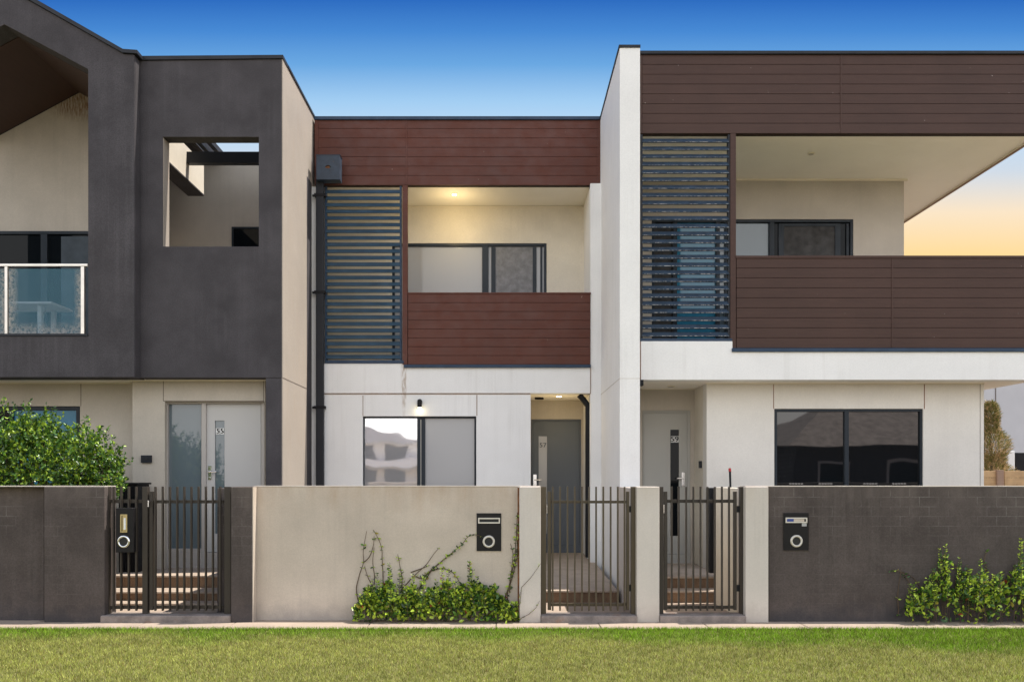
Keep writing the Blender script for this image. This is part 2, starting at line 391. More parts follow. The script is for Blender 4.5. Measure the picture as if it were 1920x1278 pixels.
def louvre(parent, px0, px1, pt, pbm, Y, pitch, sm, fm='bluemetal', label=None):
    x0, x1, z0, z1 = X(px0, Y), X(px1, Y), Z(pbm, Y), Z(pt, Y)
    bm = B(); w_ = .028
    bx(bm, x0, x0+w_, Y, Y+.06, z0, z1); bx(bm, x1-w_, x1, Y, Y+.06, z0, z1)
    fr = obj('louvre_screen', bm, fm, parent, bevel=.002, label=label)
    n = int((z1-z0-.02)/pitch)
    first = None
    for i in range(n):
        zc = z1-.03-(i+.5)*(z1-z0-.03)/n
        jit = random.uniform(-.04, .04)
        s = B(); xa = x0+w_*.6+random.uniform(0, .004); bx(s, xa, x1-w_*.6, Y+.002, Y+.016, zc-.034, zc+.034)
        if sm == 'slat59': bx(s, xa, x1-w_*.6, Y+.0008, Y+.0019, zc-.034, zc-.024, 1)
        mr_ = Matrix.Rotation(R(-32)+jit, 3, 'X'); cc_ = Vector((0, Y+.009, zc))
        for v in s.verts: v.co = cc_+mr_ @ (v.co-cc_)
        obj('slat', s, [sm, 'slatedge'] if sm == 'slat59' else sm, fr, bevel=.002)
    return fr

# ------------------------------------------------------------ setting
def struct(name, bm, m, label=None, **k):
    o = obj(name, bm, m, **k); o['kind'] = 'structure'
    if label: o['label'] = label
    return o
bm = B(); bx(bm, -400, 400, -400, 400, -.6, -.02); struct('ground', bm, 'yard')
bm = B(); bx(bm, -60, 60, -.5, 8.14, -.3, 0); struct('lawn', bm, 'soil')
bm = B(); bx(bm, -60, 60, -9.5, -1.2, -.3, -.06); struct('road', bm, 'asphalt')
bm = B(); bx(bm, -60, 60, -1.198, -.502, -.3, .04); struct('kerb', bm, 'sill')
bm = B()
js = [-60, -6.2, -5.0, -3.45, -2.13, -.15, 1.39, 2.86, 4.4, 5.9, 7.4, 60]
js = sorted([X(p, 8.3) for p in (50, 258, 430, 690, 930, 1125, 1325, 1510, 1720, 1900)])
xs = [-60] + js + [60]
for a, b in zip(xs, xs[1:]): bx(bm, a+.004, b-.004, 8.14, 8.72, -.25, .012)
struct('footpath', bm, 'path', bevel=.006)
bm = B(); bx(bm, -60, 60, 8.722, 20, -.25, .0)
struct('yard_ground', bm, 'yard')

# grass: individual blades, one object
def grass():
    n = 520000
    x = rng.uniform(-8.5, 8.5, n); y = rng.uniform(4.9, 8.17, n)
    y = np.concatenate([y, rng.normal(8.13, .022, 16000)]); x = np.concatenate([x, rng.uniform(-8.5, 8.5, 16000)]); n = len(x)
    y = np.minimum(y, 8.19)
    def nz(x, y, s, seed):
        r = np.random.default_rng(seed); v = np.zeros_like(x)
        for k in range(7):
            a, b, c = r.uniform(-1, 1, 3); v += np.sin((x*a+y*b)*s*(1+.5*k)+c*9)
        return v/3.5
    patch = nz(x, y, 2.0, 1)+.5*nz(x, y, 6, 2)+.4*nz(x, y, 17, 3)
    green = np.clip(1.25*(y-7.35)/.75, -.6, 1.1) + np.clip((x-.8)*.27, -.15, 1.1) + .30*patch - .05
    green = np.clip(green, .06, 1)
    dry = np.array([.37, .40, .085]); grn = np.array([.20, .36, .015]); brown = np.array([.27, .19, .055])
    g = green[:, None]; c = dry*(1-g)+grn*g
    pick = rng.random(n); c[pick < .12] = brown*(1-.6*g[pick < .12]); c[(pick > .80)] *= np.array([1.5, 1.4, 2.0]); c[(pick > .5) & (pick < .7)] *= .45
    c *= rng.uniform(.7, 1.25, (n, 1)); c *= (1+.22*np.clip(nz(x, y, 26, 5)+nz(x, y, 9, 6), -1, 1))[:, None]
    h = rng.uniform(.013, .034, n)*(1+.3*green); wd = rng.uniform(.0013, .0030, n)
    an = rng.uniform(0, 2*np.pi, n); ln = rng.uniform(.1, 1.0, n); la = rng.uniform(0, 2*np.pi, n)
    P = np.zeros((n, 3, 3))
    P[:, 0] = np.stack([x-np.cos(an)*wd, y-np.sin(an)*wd, np.zeros(n)], 1)
    P[:, 1] = np.stack([x+np.cos(an)*wd, y+np.sin(an)*wd, np.zeros(n)], 1)
    P[:, 2] = np.stack([x+np.cos(la)*h*ln, y+np.sin(la)*h*ln*.6, h], 1)
    P[:, :2, 2] += 0.0; 
    me = bpy.data.meshes.new('grass'); me.vertices.add(n*3); me.vertices.foreach_set('co', P.reshape(-1))
    me.loops.add(n*3); me.loops.foreach_set('vertex_index', np.arange(n*3, dtype=np.int32))
    me.polygons.add(n); me.polygons.foreach_set('loop_start', np.arange(0, n*3, 3, dtype=np.int32))
    me.update(); 
    ca = me.color_attributes.new('Col', 'FLOAT_COLOR', 'POINT')
    cc = np.ones((n, 3, 4)); cc[:, :, :3] = c[:, None, :]; cc[:, :2, :3] *= .8
    ca.data.foreach_set('color', cc.reshape(-1)); me.materials.append(M['grass'])
    o = bpy.data.objects.new('grass', me); COL.objects.link(o)
    tag(o, None, None, kind='stuff'); o['label'] = 'short patchy lawn grass, green by the footpath and drier nearer'
grass()

# leaves: mesh of many folded leaves
def leaves(name, P, D, S, C, m='leaf', parent=None, wr=.42, fold=.25):
    n = len(P); P = np.asarray(P, float); D = np.asarray(D, float); S = np.asarray(S, float)
    D = D/np.linalg.norm(D, axis=1, keepdims=True)
    r = rng.normal(size=(n, 3)); U = np.cross(D, r); U /= np.linalg.norm(U, axis=1, keepdims=True); Nn = np.cross(D, U)
    s = S[:, None]
    V = np.stack([P, P+D*s*.35+U*s*wr*.5+Nn*s*fold*.4, P+D*s*.7+U*s*wr*.42+Nn*s*fold*.35, P+D*s-Nn*s*.12,
                  P+D*s*.7-U*s*wr*.42+Nn*s*fold*.35, P+D*s*.35-U*s*wr*.5+Nn*s*fold*.4, P+D*s*.45], 1)
    tri = np.array([[0,1,6],[1,2,6],[2,3,6],[3,4,6],[4,5,6],[5,0,6]])
    idx = (tri[None]+7*np.arange(n)[:, None, None]).reshape(-1).astype(np.int32)
    me = bpy.data.meshes.new(name); me.vertices.add(n*7); me.vertices.foreach_set('co', V.reshape(-1))
    me.loops.add(len(idx)); me.loops.foreach_set('vertex_index', idx)
    me.polygons.add(n*6); me.polygons.foreach_set('loop_start', np.arange(0, n*18, 3, dtype=np.int32))
    me.update(); ca = me.color_attributes.new('Col', 'FLOAT_COLOR', 'POINT')
    cc = np.ones((n, 7, 4)); cc[:, :, :3] = np.asarray(C)[:, None, :]; ca.data.foreach_set('color', cc.reshape(-1))
    me.materials.append(M[m]); o = bpy.data.objects.new(name, me); COL.objects.link(o)
    if parent is not None: 
        o.parent = parent; o.location = -WL[parent.name]
    return o
def leafcols(n, kind='bush'):
    base = np.array([.07, .16, .02]); young = np.array([.26, .38, .03]); dark = np.array([.03, .075, .015])
    p = rng.random(n); c = np.tile(base, (n, 1)); c[p < .3] = dark; c[p > .72] = young
    if kind == 'hedge':
        c[p > .5] = (.34, .46, .045); q = rng.random(n); c[q > .975] = (.35, .30, .05); c[q < .006] = (.3, .05, .03)
    return c*rng.uniform(.7, 1.35, (n, 1))

# ------------------------------------------------------------ HOUSE 55
G, BX, D5 = 10.45, 10.6, 10.9
h5 = thing('terrace_house', 'charcoal rendered terrace house with gabled balcony and square wall opening, door number 55', 'house', (X(250, G), 11, 0))
bm = B()
prism(bm, [(8,-25), (232,101), (252,103), (252,707), (-236,707), (-236,103), (-216,101)],
      [[(8,46), (165,130), (165,630), (-149,630), (-149,130)]], G, G+.3, G)
obj('gable_wall', bm, 'charcoal', h5, bevel=.006)
bm = B()
prism(bm, [(8,-34), (232,94), (259,96), (259,102.5), (231,100.5), (8,-25.5), (-215,100.5), (-243,102.5), (-243,96), (-216,94)], [], G-.03, G+.6, G)
obj('gable_flashing', bm, 'metal', h5)
bm = B()
prism(bm, [(8,-20), (250,114), (250,142), (8,14), (-234,142), (-234,114)], [], G+.302, 19.9, G)
obj('roof', bm, 'metal', h5)
bm = B()
prism(bm, [(8,15), (205,121), (205,152), (8,46), (-189,152), (-189,121)], [], G+.31, 12.28, G)
obj('balcony_lining', bm, 'brownlin', h5)
bm = B(); cz0 = Z(30, G)
for k in range(1, 12):      # lining board lines
    pass
bm.free()
# upper rear wall of the balcony with a hole for the sliding door
bm = B()
YR = 12.3
prism(bm, [(8,46), (186,142), (186,640), (-170,640), (-170,142)], [], YR, YR+.2, G)
obj('balcony_rear_wall', bm, 'greys', h5)
f = window(h5, 'sliding_door', -160, 215, 433, 664, YR-.05, .045, [(-50,-38), (76,88)], ['gdark', 'gdark', 'gdark'])
bm = B(); bx(bm, X(112, YR-.06), X(165, YR-.06), YR-.022, YR-.016, Z(660, YR), Z(444, YR)); obj('curtain', bm, 'curtain', f)
bm = B(); bx(bm, -8.0, X(252, G)-.002, G+.302, YR, Z(706, G), 3.12); obj('balcony_floor', bm, 'soffit', h5)
bm = B(); bx(bm, -5.40, -5.36, G+.302, 13, 3.122, 6.3); obj('dividing_wall', bm, 'greyr', h5)
# glass balustrade
YB = G+.08
bm = B(); bx(bm, X(-148, YB), X(164, YB), YB, YB+.05, Z(499, YB), Z(494, YB)); hr = obj('balustrade', bm, 'steel', h5, bevel=.004)
for a, b in ((8, 13.5), (151, 157.5), (-135, -129)):
    q = B(); bx(q, X(a, YB), X(b, YB), YB+.003, YB+.04, Z(629.5, YB), Z(499.2, YB)); obj('post', q, 'steel', hr, bevel=.003)
for a, b in ((15, 150), (-128, 6)):
    q = B(); bx(q, X(a, YB), X(b, YB), YB+.016, YB+.026, Z(626, YB), Z(503, YB)); obj('glass_panel', q, 'gclear' if a > 0 else 'gclear2', hr)
bm = B(); bx(bm, X(-148.8, G), X(164.8, G), G-.012, G+.31, Z(629.8, G), Z(625.5, G)); obj('sill_flashing', bm, 'metal', h5)
# box
bm = B()
prism(bm, [(262,114), (529,111), (529,708), (262,708)], [rect(305,485,257,462)], BX, BX+.2, BX)
bx(bm, X(498, BX), X(529, BX)-.001, BX+.004, BX+.24, .1, Z(708, BX)-.002)
obj('box_wall', bm, 'charcoal', h5, bevel=.006)
xs_ = X(530, BX)
bm = B(); prism(bm, [(262,106.5), (531.5,104.5), (531.5,110.8), (262,113.8)], [], BX-.02, BX+.25, BX)
bx(bm, xs_-.22, xs_+.015, BX+.252, 13, Z(110, BX)+.002, Z(105, BX)); obj('parapet_capping', bm, 'metal', h5)
bm = B(); bx(bm, xs_-.012, xs_, BX+.001, 12.55, 0, Z(110.5, BX)); obj('side_wall', bm, 'charcoal_lit', h5)
bm = B(); bx(bm, xs_-.2, xs_-.013, BX+.242, 13, 0, Z(112, BX)); obj('side_wall_core', bm, 'greyr', h5)
bm = B(); bx(bm, xs_-.002, xs_+.004, 11.9, 12.17, 0, 5.84); obj('side_wall_shadow_strip', bm, 'charcoal', h5, label='painted shadow strip at the inner edge of the sunlit side wall')  # charcoal strip painted in for the neighbouring house's cast shadow
bm = B(); bx(bm, xs_, xs_+.003, BX, 11.89, Z(708.5, BX), Z(707, BX)); obj('side_wall_joint', bm, 'joint', h5)
xl = X(305, BX)
bm = B(); bx(bm, xl-.0, xl+.006, BX+.012, BX+.195, Z(461.5, BX), Z(258, BX)); obj('sunlit_reveal_skin', bm, 'charcoal_lit', h5)  # pale skin paints sunlight onto the charcoal reveal
bm = B(); bx(bm, X(252, G)+.0005, X(252, G)+.006, G+.01, BX-.002, Z(700, G), Z(108, G)); obj('gable_return', bm, 'charcoal', h5)
# courtyard behind the opening
bm = B(); bx(bm, -4.745, -4.51, 10.82, 12.4, Z(365, 12.4), Z(308, 12.4)); obj('upstand_beam', bm, 'cream', h5)
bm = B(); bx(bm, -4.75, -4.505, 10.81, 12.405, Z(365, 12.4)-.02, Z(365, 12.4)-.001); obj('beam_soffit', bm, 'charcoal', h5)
bm = B(); bx(bm, -4.509, xs_-.202, 11.72, 11.82, Z(308, 11.77), Z(287, 11.77)); obj('steel_beam', bm, 'metal', h5)
bm = B(); bx(bm, -5.359, xs_-.202, 13.0, 13.2, 3.0, 6.42)
obj('courtyard_wall', bm, 'greyr', h5)
window(h5, 'window', 434, 520, 425, 500, 12.97, .03, [], ['gdark'], d=.03)
window(h5, 'window', 290, 316, 432, 500, 12.97, .03, [], ['gdark'], d=.03)
bm = B(); bx(bm, -4.68, xs_-.202, BX+.202, 13.0, Z(708, BX), 2.98); obj('courtyard_floor', bm, 'soffit', h5)
for i, (xx, yy) in enumerate(((-4.6, 12.2), (-4.45, 12.5))):
    bm = B(); bx(bm, xx, xx+.07, 11.0, 13.4, 6.50, 6.58); obj('gutter', bm, 'metal', h5)
# body behind
bm = B(); bx(bm, -10.8, xs_-.01, 13.21, 20, 0, 6.4); obj('rear_block', bm, 'greyr', h5)
# lower: entry wall with door set
zs = Z(708, BX)
ph = [rect(309, 496, 752.5, 1068)]
bm = B(); prism(bm, [(248, 712), (497.5, 712), (497.5, 1085), (248, 1085)], ph, D5, D5+.22, D5); obj('entry_wall', bm, 'greyr', h5, bevel=.004)
bm = B(); pb(bm, 242, 497, 709.5, 714, D5-.02, .018); obj('soffit_trim', bm, 'trim', h5)
bm = B()
for a in (306.2,): pb(bm, a-.6, a+.6, 714, 752, D5-.002, .004)
pb(bm, 306, 494, 750.8, 752, D5-.002, .004); pb(bm, 493.6, 494.8, 714, 752, D5-.002, .004); obj('control_joint', bm, 'joint', h5)
YD = D5+.07
fr = B()
pb(fr, 309.5, 314.5, 753, 1035, YD, .09); pb(fr, 377.5, 386, 753, 1035, YD, .09); pb(fr, 489.5, 495.5, 753, 1035, YD, .09)
pb(fr, 314.6, 377.4, 753, 757, YD+.001, .09); pb(fr, 386.1, 489.4, 753, 757, YD+.001, .09); pb(fr, 314.6, 377.4, 1028, 1035, YD+.001, .09)
pb(fr, 309.5, 495.5, 1035.2, 1067, YD-.01, .12)
obj('door_surround', fr, 'frame55', h5, bevel=.003)
sw = B(); pb(sw, 314.7, 377.3, 757.1, 1027.9, YD+.05, .01); obj('sidelight', sw, 'gblue', h5)
def door(parent, px0, px1, pt, pbm, Y, m, gl, hl, num, gmat='gdark', plate=None, numc=None, dirn=1):
    d = B(); prism(d, rect(px0, px1, pt, pbm), [rect(*gl)], Y, Y+.045, Y)
    dd = obj('door', d, m, parent, bevel=.002)
    g = B(); bx(g, X(gl[0], Y), X(gl[1], Y), Y+.018, Y+.026, Z(gl[3], Y), Z(gl[2], Y)); obj('glass_strip', g, gmat, dd)
    hx, ht, hb = hl; w_ = 3.2
    q = B(); pb(q, hx-w_, hx+w_, ht, hb, Y-.012, .012)
    zc = Z((ht+hb)/2-2, Y); xc = X(hx, Y)
    tube(q, [(xc, Y-.012, zc), (xc, Y-.055, zc)], .011, 12); tube(q, [(xc-.008*dirn, Y-.055, zc), (xc+.105*dirn, Y-.052, zc-.002)], .010, 12)
    disc(q, xc, zc-.085, Y-.012, .014, .008, 16); obj('handle', q, 'chrome', dd, bevel=.002)
    pp = B(); a, b, c, e = plate
    mid = (a+b)/2
    pb(pp, a, mid-.3, c, e, Y+.010, .004); pb(pp, mid+.3, b, c, e, Y+.010, .004)
    pl = obj('number_plate', pp, 'paper' if num != '57' else 'ggrey', dd)
    t_ = text('number', num, 'ink' if num != '57' else 'doord', dd, X(mid, Y), Z((c+e)/2, Y), Y+.009, abs(Z(e, Y)-Z(c, Y))*1.15, sx=1.0)
    return dd
door(h5, 386.5, 489, 757.5, 1034, YD+.03, 'doorg', (403, 421, 788, 1000), (393.5, 872, 899), '55', 'gblue', (404.5, 420, 802, 813.5))
ic = B(); pb(ic, 264, 283.5, 853, 867, D5-.03, .03); pb(ic, 266.5, 269.5, 857, 860, D5-.034, .005, 1); pb(ic, 272.5, 276, 858, 862, D5-.034, .005, 1); pb(ic, 279, 281, 858.5, 861, D5-.034, .005, 1); pb(ic, 266.5, 269.5, 862, 863.5, D5-.034, .005, 1)
obj('intercom', ic, ['metal', 'ink'], h5, bevel=.002)
# lower left recessed wall
YL = 11.15
bm = B(); prism(bm, [(-300, 714), (252.0, 714), (252.0, 1075), (-300, 1075)], [rect(-120, 150, 761, 940)], YL, YL+.2, YL); obj('recessed_wall', bm, 'greyr', h5)
window(h5, 'window', -119.5, 149.5, 761.5, 939.5, YL+.03, .05, [(17, 24)], ['gdark', 'gblue2'])
bm = B(); pb(bm, -300, 247, 714.5, 719, YL-.02, .018); obj('soffit_trim', bm, 'trim', h5)
bm = B(); pb(bm, 151, 152.2, 719, 761, YL-.002, .004); obj('control_joint', bm, 'joint', h5)
# steps
def steps(parent, x0, x1, levels, Yend, rise=0):
    """levels: (z, Y of nose) from the bottom up"""
    lv = sorted(levels)
    for i, (z, y) in enumerate(lv):
        y1 = Yend
        s = B(); bx(s, x0, x1, y+.012, y1, (lv[i-1][0]+.001 if i else .0), z-.012, 0)
        st = obj('step', s, 'aggr', parent, bevel=.006)
        s = B(); ye = lv[i+1][1]+.011 if i+1 < len(lv) else Yend
        bx(s, x0-.002, x1+.002, y-.003, ye, z-.0118, z+.012)
        if rise:
            for v in s.verts:
                if v.co.y > 12: v.co.z += rise
        obj('tread', s, 'tread', st, bevel=.006)
steps(h5, -4.84, -3.072, [(.035, 9.55), (.14, 9.76), (.29, 10.12)], D5+.16)

# ------------------------------------------------------------ HOUSE 57
C7, W7, R7, P7 = 12.28, 12.2, 13.22, 13.3
h7 = thing('terrace_house', 'narrow white rendered terrace house with red-brown boards, lit lamps and slate door number 57', 'house', (X(860, C7), 12.5, 0))
xl7, xr7 = xs_+.004, 1.44
zc7 = Z(347, C7)
boards(h7, 'cladding', 'brown57', X(597, C7), X(1121, C7), Z(347, C7), Z(224, C7), C7, .133, joints=[X(762, C7)])
for a, b, c, d, m_ in ((590, 597, 224, 347, 'brown57'), (1121, 1127, 224, 347, 'brown57')):
    bm = B(); pb(bm, a, b, c, d, C7-.008, .1); obj('cladding_edge', bm, m_, h7)
bm = B(); pb(bm, 1106, 1127.2, 347.2, 351, C7-.02, .12); obj('soffit_flashing', bm, 'metal', h7)
bm = B(); pb(bm, 589, 1127.2, 218, 223.8, C7-.03, .3); obj('parapet_capping', bm, 'bluemetal', h7)
bm = B(); bx(bm, xl7, xr7, C7+.102, 13.6, zc7, zc7+.2); obj('balcony_ceiling', bm, 'soffit', h7)
bm = B(); bx(bm, xl7, xr7, C7+.102, 20, zc7+.202, Z(224, C7)-.1); obj('roof', bm, 'metal', h7)
xri = X(1107, W7)
bm = B(); bx(bm, xri, xr7, W7, 13.6, 0, zc7-.002); obj('right_wing_wall', bm, 'white', h7, bevel=.004)
# rear wall upper with sliding door
zf7 = 3.12
pbot = HY-(zf7-EYE)*F/R7
bm = B(); prism(bm, rect(560, xri/R7*F+HX, 386.5, pbot), [rect(735, 1025, 456, pbot-3)], R7, R7+.15, R7); obj('balcony_rear_wall', bm, 'cream', h7)
sd = window(h7, 'sliding_door', 735.3, 1024.7, 456.3, pbot-3.3, R7+.01, .04, [(904, 916)], ['ggrey', 'ggrey'], d=.09)
q = B(); Yq = R7+.03
for a, b in ((921, 929), (999, 1006), (1013, 1017)): pb(q, a, b, 463, pbot-8, Yq, .03)
obj('sash', q, 'alu', sd)
q = B(); pb(q, 929.2, 998.8, 463, pbot-8, Yq+.012, .01); obj('insect_screen', q, 'gscreen', sd)
bm = B(); bx(bm, xl7, xri-.002, W7+.2, R7+.15, Z(737, W7), zf7); obj('balcony_floor', bm, 'soffit', h7)
bm = B(); pb(bm, 765, 1092, 386.3, 388, R7-.008, .01); obj('ceiling_trim', bm, 'trim', h7)
# louvre, post, balustrade
YLv = W7-.02
louvre(h7, 609, 753, 349, 675, YLv+.02, .0955, 'slat', label='blue grey louvre screen with 27 even slats')
bm = B(); pb(bm, 754.5, 764, 347.5, 683, YLv, .08); obj('balcony_post', bm, 'brown57', h7, bevel=.002)
boards(h7, 'balustrade', 'brown57', X(765, YLv), X(1107, YLv), Z(683, YLv), Z(551, YLv), YLv, .133)
bm = B(); pb(bm, 764, 1108, 548, 550.9, YLv-.012, .14); obj('balustrade_cap', bm, 'brown57', h7, bevel=.002)
bm = B(); pb(bm, 757, 1108, 683.2, 688.5, YLv-.035, .09); pb(bm, 609, 756.9, 675.2, 681, YLv-.005, .09); obj('base_flashing', bm, 'bluemetal', h7, bevel=.002)
# white band and lower wall
bm = B(); prism(bm, [(608,681.2), (757.5,681.2), (757.5,688.7), (1106.5,688.7), (1106.5,737), (608,737)], [], W7-.012, W7+.19, W7)
obj('slab_edge_band', bm, 'whites', h7, bevel=.003)
bm = B(); prism(bm, rect(583, 607.4, 350, 1058), [], W7, W7+.1, W7); obj('left_strip_wall', bm, 'white', h7)
zb = HY+EYE*F/W7
bm = B(); prism(bm, rect(608, 995, 738, zb), [rect(680, 893, 780, 925)], W7, W7+.19, W7); obj('front_wall', bm, 'whites', h7, bevel=.003)
wn = window(h7, 'window', 680.4, 892.6, 780.4, 924.6, W7+.045, .025, [(782, 797)], ['gwhite', 'ggrey'], d=.07)
q = B(); pb(q, 788.5, 789.8, 786, 922, W7+.044, .006); obj('sash_gap', q, 'doorw', wn)
bm = B(); pb(bm, 608, 994, 737.2, 738.2, W7-.0135, .012); pb(bm, 680, 681, 741, 779, W7-.002, .004); pb(bm, 893.5, 894.8, 740, 779, W7-.002, .004)
pb(bm, 1106.6, 1107.6, 688, 737.5, W7-.014, .01); pb(bm, 607.1, 608, 681, 737.2, W7-.014, .01); obj('control_joint', bm, 'rust', h7)
# porch
bm = B(); bx(bm, X(995, W7)-.15, X(995, W7)-.001, W7+.192, P7+.1, 0, Z(737, W7)-.001); obj('porch_side_wall', bm, 'cream', h7)
zbp = HY+(EYE-.26)*F/P7
bm = B(); prism(bm, rect(970, 1107, 745, zbp+12), [rect(995.5, 1090, 785.5, zbp-1)], P7, P7+.2, P7); obj('porch_rear_wall', bm, 'greyr', h7)
fr = B(); pb(fr, 996, 999, 786, 1036, P7+.02, .08); pb(fr, 1087, 1089.8, 786, 1036, P7+.02, .08); pb(fr, 999.1, 1086.9, 786, 789, P7+.021, .08); pb(fr, 996, 1089.8, 1022, 1038, P7+.012, .1)
obj('door_frame', fr, 'doord', h7, bevel=.002)
door(h7, 999.3, 1086.7, 789.3, 1021.6, P7+.04, 'doord', (1010, 1026, 817, 1000), (1003, 889, 913), '57', 'ggrey', (1011, 1025, 829, 839.5))
bm = B(); pb(bm, 995, 1105, 744, 747.5, P7-.02, .018); obj('soffit_trim', bm, 'trim', h7)
bm = B(); bx(bm, xl7, xr7-.17, R7+.155, 20, 0, zc7-.002)
bm.free()
bm = B(); bx(bm, xl7, X(970, P7), R7+.2, 20, 0, zc7-.003); bx(bm, X(970, P7)+.001, xr7-.002, 13.62, 20, 0, zc7-.003); obj('rear_block', bm, 'cream', h7)
steps(h7, X(1018, 8.95)-.02, 1.35, [(.148, 9.80)], P7+.02, .13)
# rain head and downpipe
YP = W7-.11
bm = B(); pb(bm, 592, 606.5, 337, 1045, YP+.015, .06); dp = obj('downpipe', bm, 'metal', h7, bevel=.008)
for y in (365, 547, 763):
    q = B(); pb(q, 589, 609.5, y-2.6, y+2.6, YP+.008, .075); tube(q, [(X(589.5, YP), YP+.045, Z(y, YP)), (X(584.5, YP), YP+.045, Z(y, YP))], .018, 10); obj('bracket', q, 'black', dp)
bm = B(); YH = YP-.09
prism(bm, rect(593, 637, 291, 336.5), [[(605+5.5*math.cos(a)+10, 313+3.2*math.sin(a)) for a in [k*math.pi/8 for k in range(16)]]], YH, YH+.02, YH)
bx(bm, X(593, YH), X(637, YH), YH+.021, YH+.17, Z(336.5, YH), Z(291, YH))
bx(bm, X(592, YH), X(638, YH), YH-.006, YH+.175, Z(291, YH), Z(291, YH)+.008)
rh = obj('rain_head', bm, 'rhmetal', h7, bevel=.002)
q = B(); pb(q, 609, 618, 311, 315.5, YH+.0195, .002); obj('overflow_rust', q, 'rust', rh)
bm = B(); pb(bm, 1098, 1106.5, 755, 1045, W7+.12, .07); dq = obj('downpipe', bm, 'black', h7, bevel=.008)
q = B(); tube(q, [(X(1086, W7+.15), W7+.15, Z(738, W7)), (X(1092, W7+.15), W7+.15, Z(745, W7)), (X(1101, W7+.15), W7+.15, Z(757, W7))], .045, 12); obj('elbow', q, 'black', dq)
# rust run below the balustrade corner
# lamps
def lamp(parent, name, px, Yl, zc, r, on, power=0):
    q = B(); tube(q, [(X(px, Yl), Yl, zc), (X(px, Yl), Yl, zc-.012)], r, 24); o = obj(name, q, 'trim' if on else 'trim', parent)
    q = B(); tube(q, [(X(px, Yl), Yl, zc-.008), (X(px, Yl), Yl, zc-.018)], r*.72, 24); obj('lens', q, 'lampon' if on else 'lampoff', o)
    if power:
        ld = bpy.data.lights.new(name, 'POINT'); ld.energy = power; ld.color = (1, .76, .38); ld.shadow_soft_size = .05
        lo = bpy.data.objects.new('lamp_light', ld); COL.objects.link(lo); lo.parent = parent; lo.location = Vector((X(px, Yl), Yl, zc-.42))-WL[parent.name]
lamp(h7, 'ceiling_light', 852, 12.66, zc7, .045, True, 6)
lamp(h7, 'porch_light', 1048, 12.55, Z(737, W7), .05, True, 2.5)
q = B(); tube(q, [(X(1011, 12.85), 12.85, Z(737, W7)), (X(1011, 12.85), 12.85, Z(737, W7)-.03)], .07, 20); obj('smoke_alarm', q, 'black', h7)
q = B(); xw, zw = X(787.5, W7), Z(757, W7)
tube(q, [(xw, W7-.06, Z(764, W7)), (xw, W7-.06, Z(752, W7))], .034, 20); tube(q, [(xw, W7+.001, Z(752.5, W7)), (xw, W7-.06, Z(752.5, W7))], .034, 20)
wl = obj('wall_light', q, 'black', h7, bevel=.003)
q = B(); tube(q, [(xw, W7-.06, Z(764.6, W7)), (xw, W7-.06, Z(764, W7)-.0)], .026, 16); obj('lens', q, 'lampon', wl)
ld = bpy.data.lights.new('wall_light', 'POINT'); ld.energy = .2; ld.color = (1, .85, .5); ld.shadow_soft_size = .02
lo = bpy.data.objects.new('lamp_light', ld); COL.objects.link(lo); lo.parent = h7; lo.location = Vector((xw, W7-.07, Z(770, W7)))-WL[h7.name]

# ------------------------------------------------------------ HOUSE 59
PW, C9, D9, P9, R9 = 10.22, 10.52, 10.9, 11.6, 12.16
h9 = thing('terrace_house', 'white end terrace house with dark brown boards and wide open corner balcony, door number 59', 'house', (X(1500, C9), 11, 0))
xp0, xp1 = X(1162, PW), X(1200, PW)
ztp = 6.82
bm = B(); bx(bm, xp0, xp1, PW, 20, 0, ztp); obj('party_wall', bm, 'white', h9, bevel=.005)
bm = B(); bx(bm, xp0-.012, xp1+.004, PW-.015, 20, ztp+.001, ztp+.03); obj('party_wall_capping', bm, 'metal', h9)
bm = B(); bx(bm, xp0-.003, xp0-.0005, PW, 12.2, Z(709, PW)-.005, Z(709, PW)); bx(bm, xp0, xp1, PW-.003, PW-.0005, Z(709, PW)-.004, Z(709, PW)); obj('wall_joint', bm, 'greyr', h9)
xe = X(1950, C9)
zs9 = Z(250, C9); zt9 = Z(103, C9); zl9 = Z(712, C9)
boards(h9, 'cladding', 'brown59', X(1204, C9), xe, zs9, zt9, C9, .133, joints=[X(1577, C9)])
bm = B(); pb(bm, 1200.5, 1203.8, 103, 250, C9-.006, .1); obj('cladding_edge', bm, 'brown59', h9)
bm = B(); bx(bm, xp1+.005, xe+.02, C9-.03, C9+.3, zt9+.001, Z(97.5, C9)); obj('parapet_capping', bm, 'metal', h9)
bm = B(); bx(bm, xp1+.001, xe-.01, C9+.102, 20, zs9+.002, zs9+.2); obj('balcony_ceiling', bm, 'soffit', h9)
bm = B(); bx(bm, xp1+.001, xe-.02, C9+.102, 20, zs9+.202, zt9-.02); obj('roof', bm, 'metal', h9)
bm = B(); bx(bm, xe-.009, xe+.01, C9+.101, 20, zs9-.03, zt9-.03); obj('fascia', bm, 'trim', h9)
bm = B(); bx(bm, xe-.02, xe+.0, C9+.101, 20, zs9-.05, zs9-.031); obj('fascia_edge', bm, 'timberp', h9)
zf9 = 3.12; pb9 = HY-(zf9-EYE)*F/R9
xw9 = X(1695, R9)
bm = B(); prism(bm, rect(HX+xp1/R9*F, 1695, 337, pb9), [rect(1222, 1600, 411, pb9-2)], R9, R9+.15, R9); obj('balcony_rear_wall', bm, 'greyr', h9, bevel=.004)
bm = B(); bx(bm, xp1+.002, xw9-.001, R9+.152, 20, 0, zs9-.001); obj('rear_block', bm, 'greyr', h9)
bm = B(); pb(bm, 1381, 1702, 334.5, 338.5, R9-.03, .028); obj('ceiling_trim', bm, 'trim', h9)
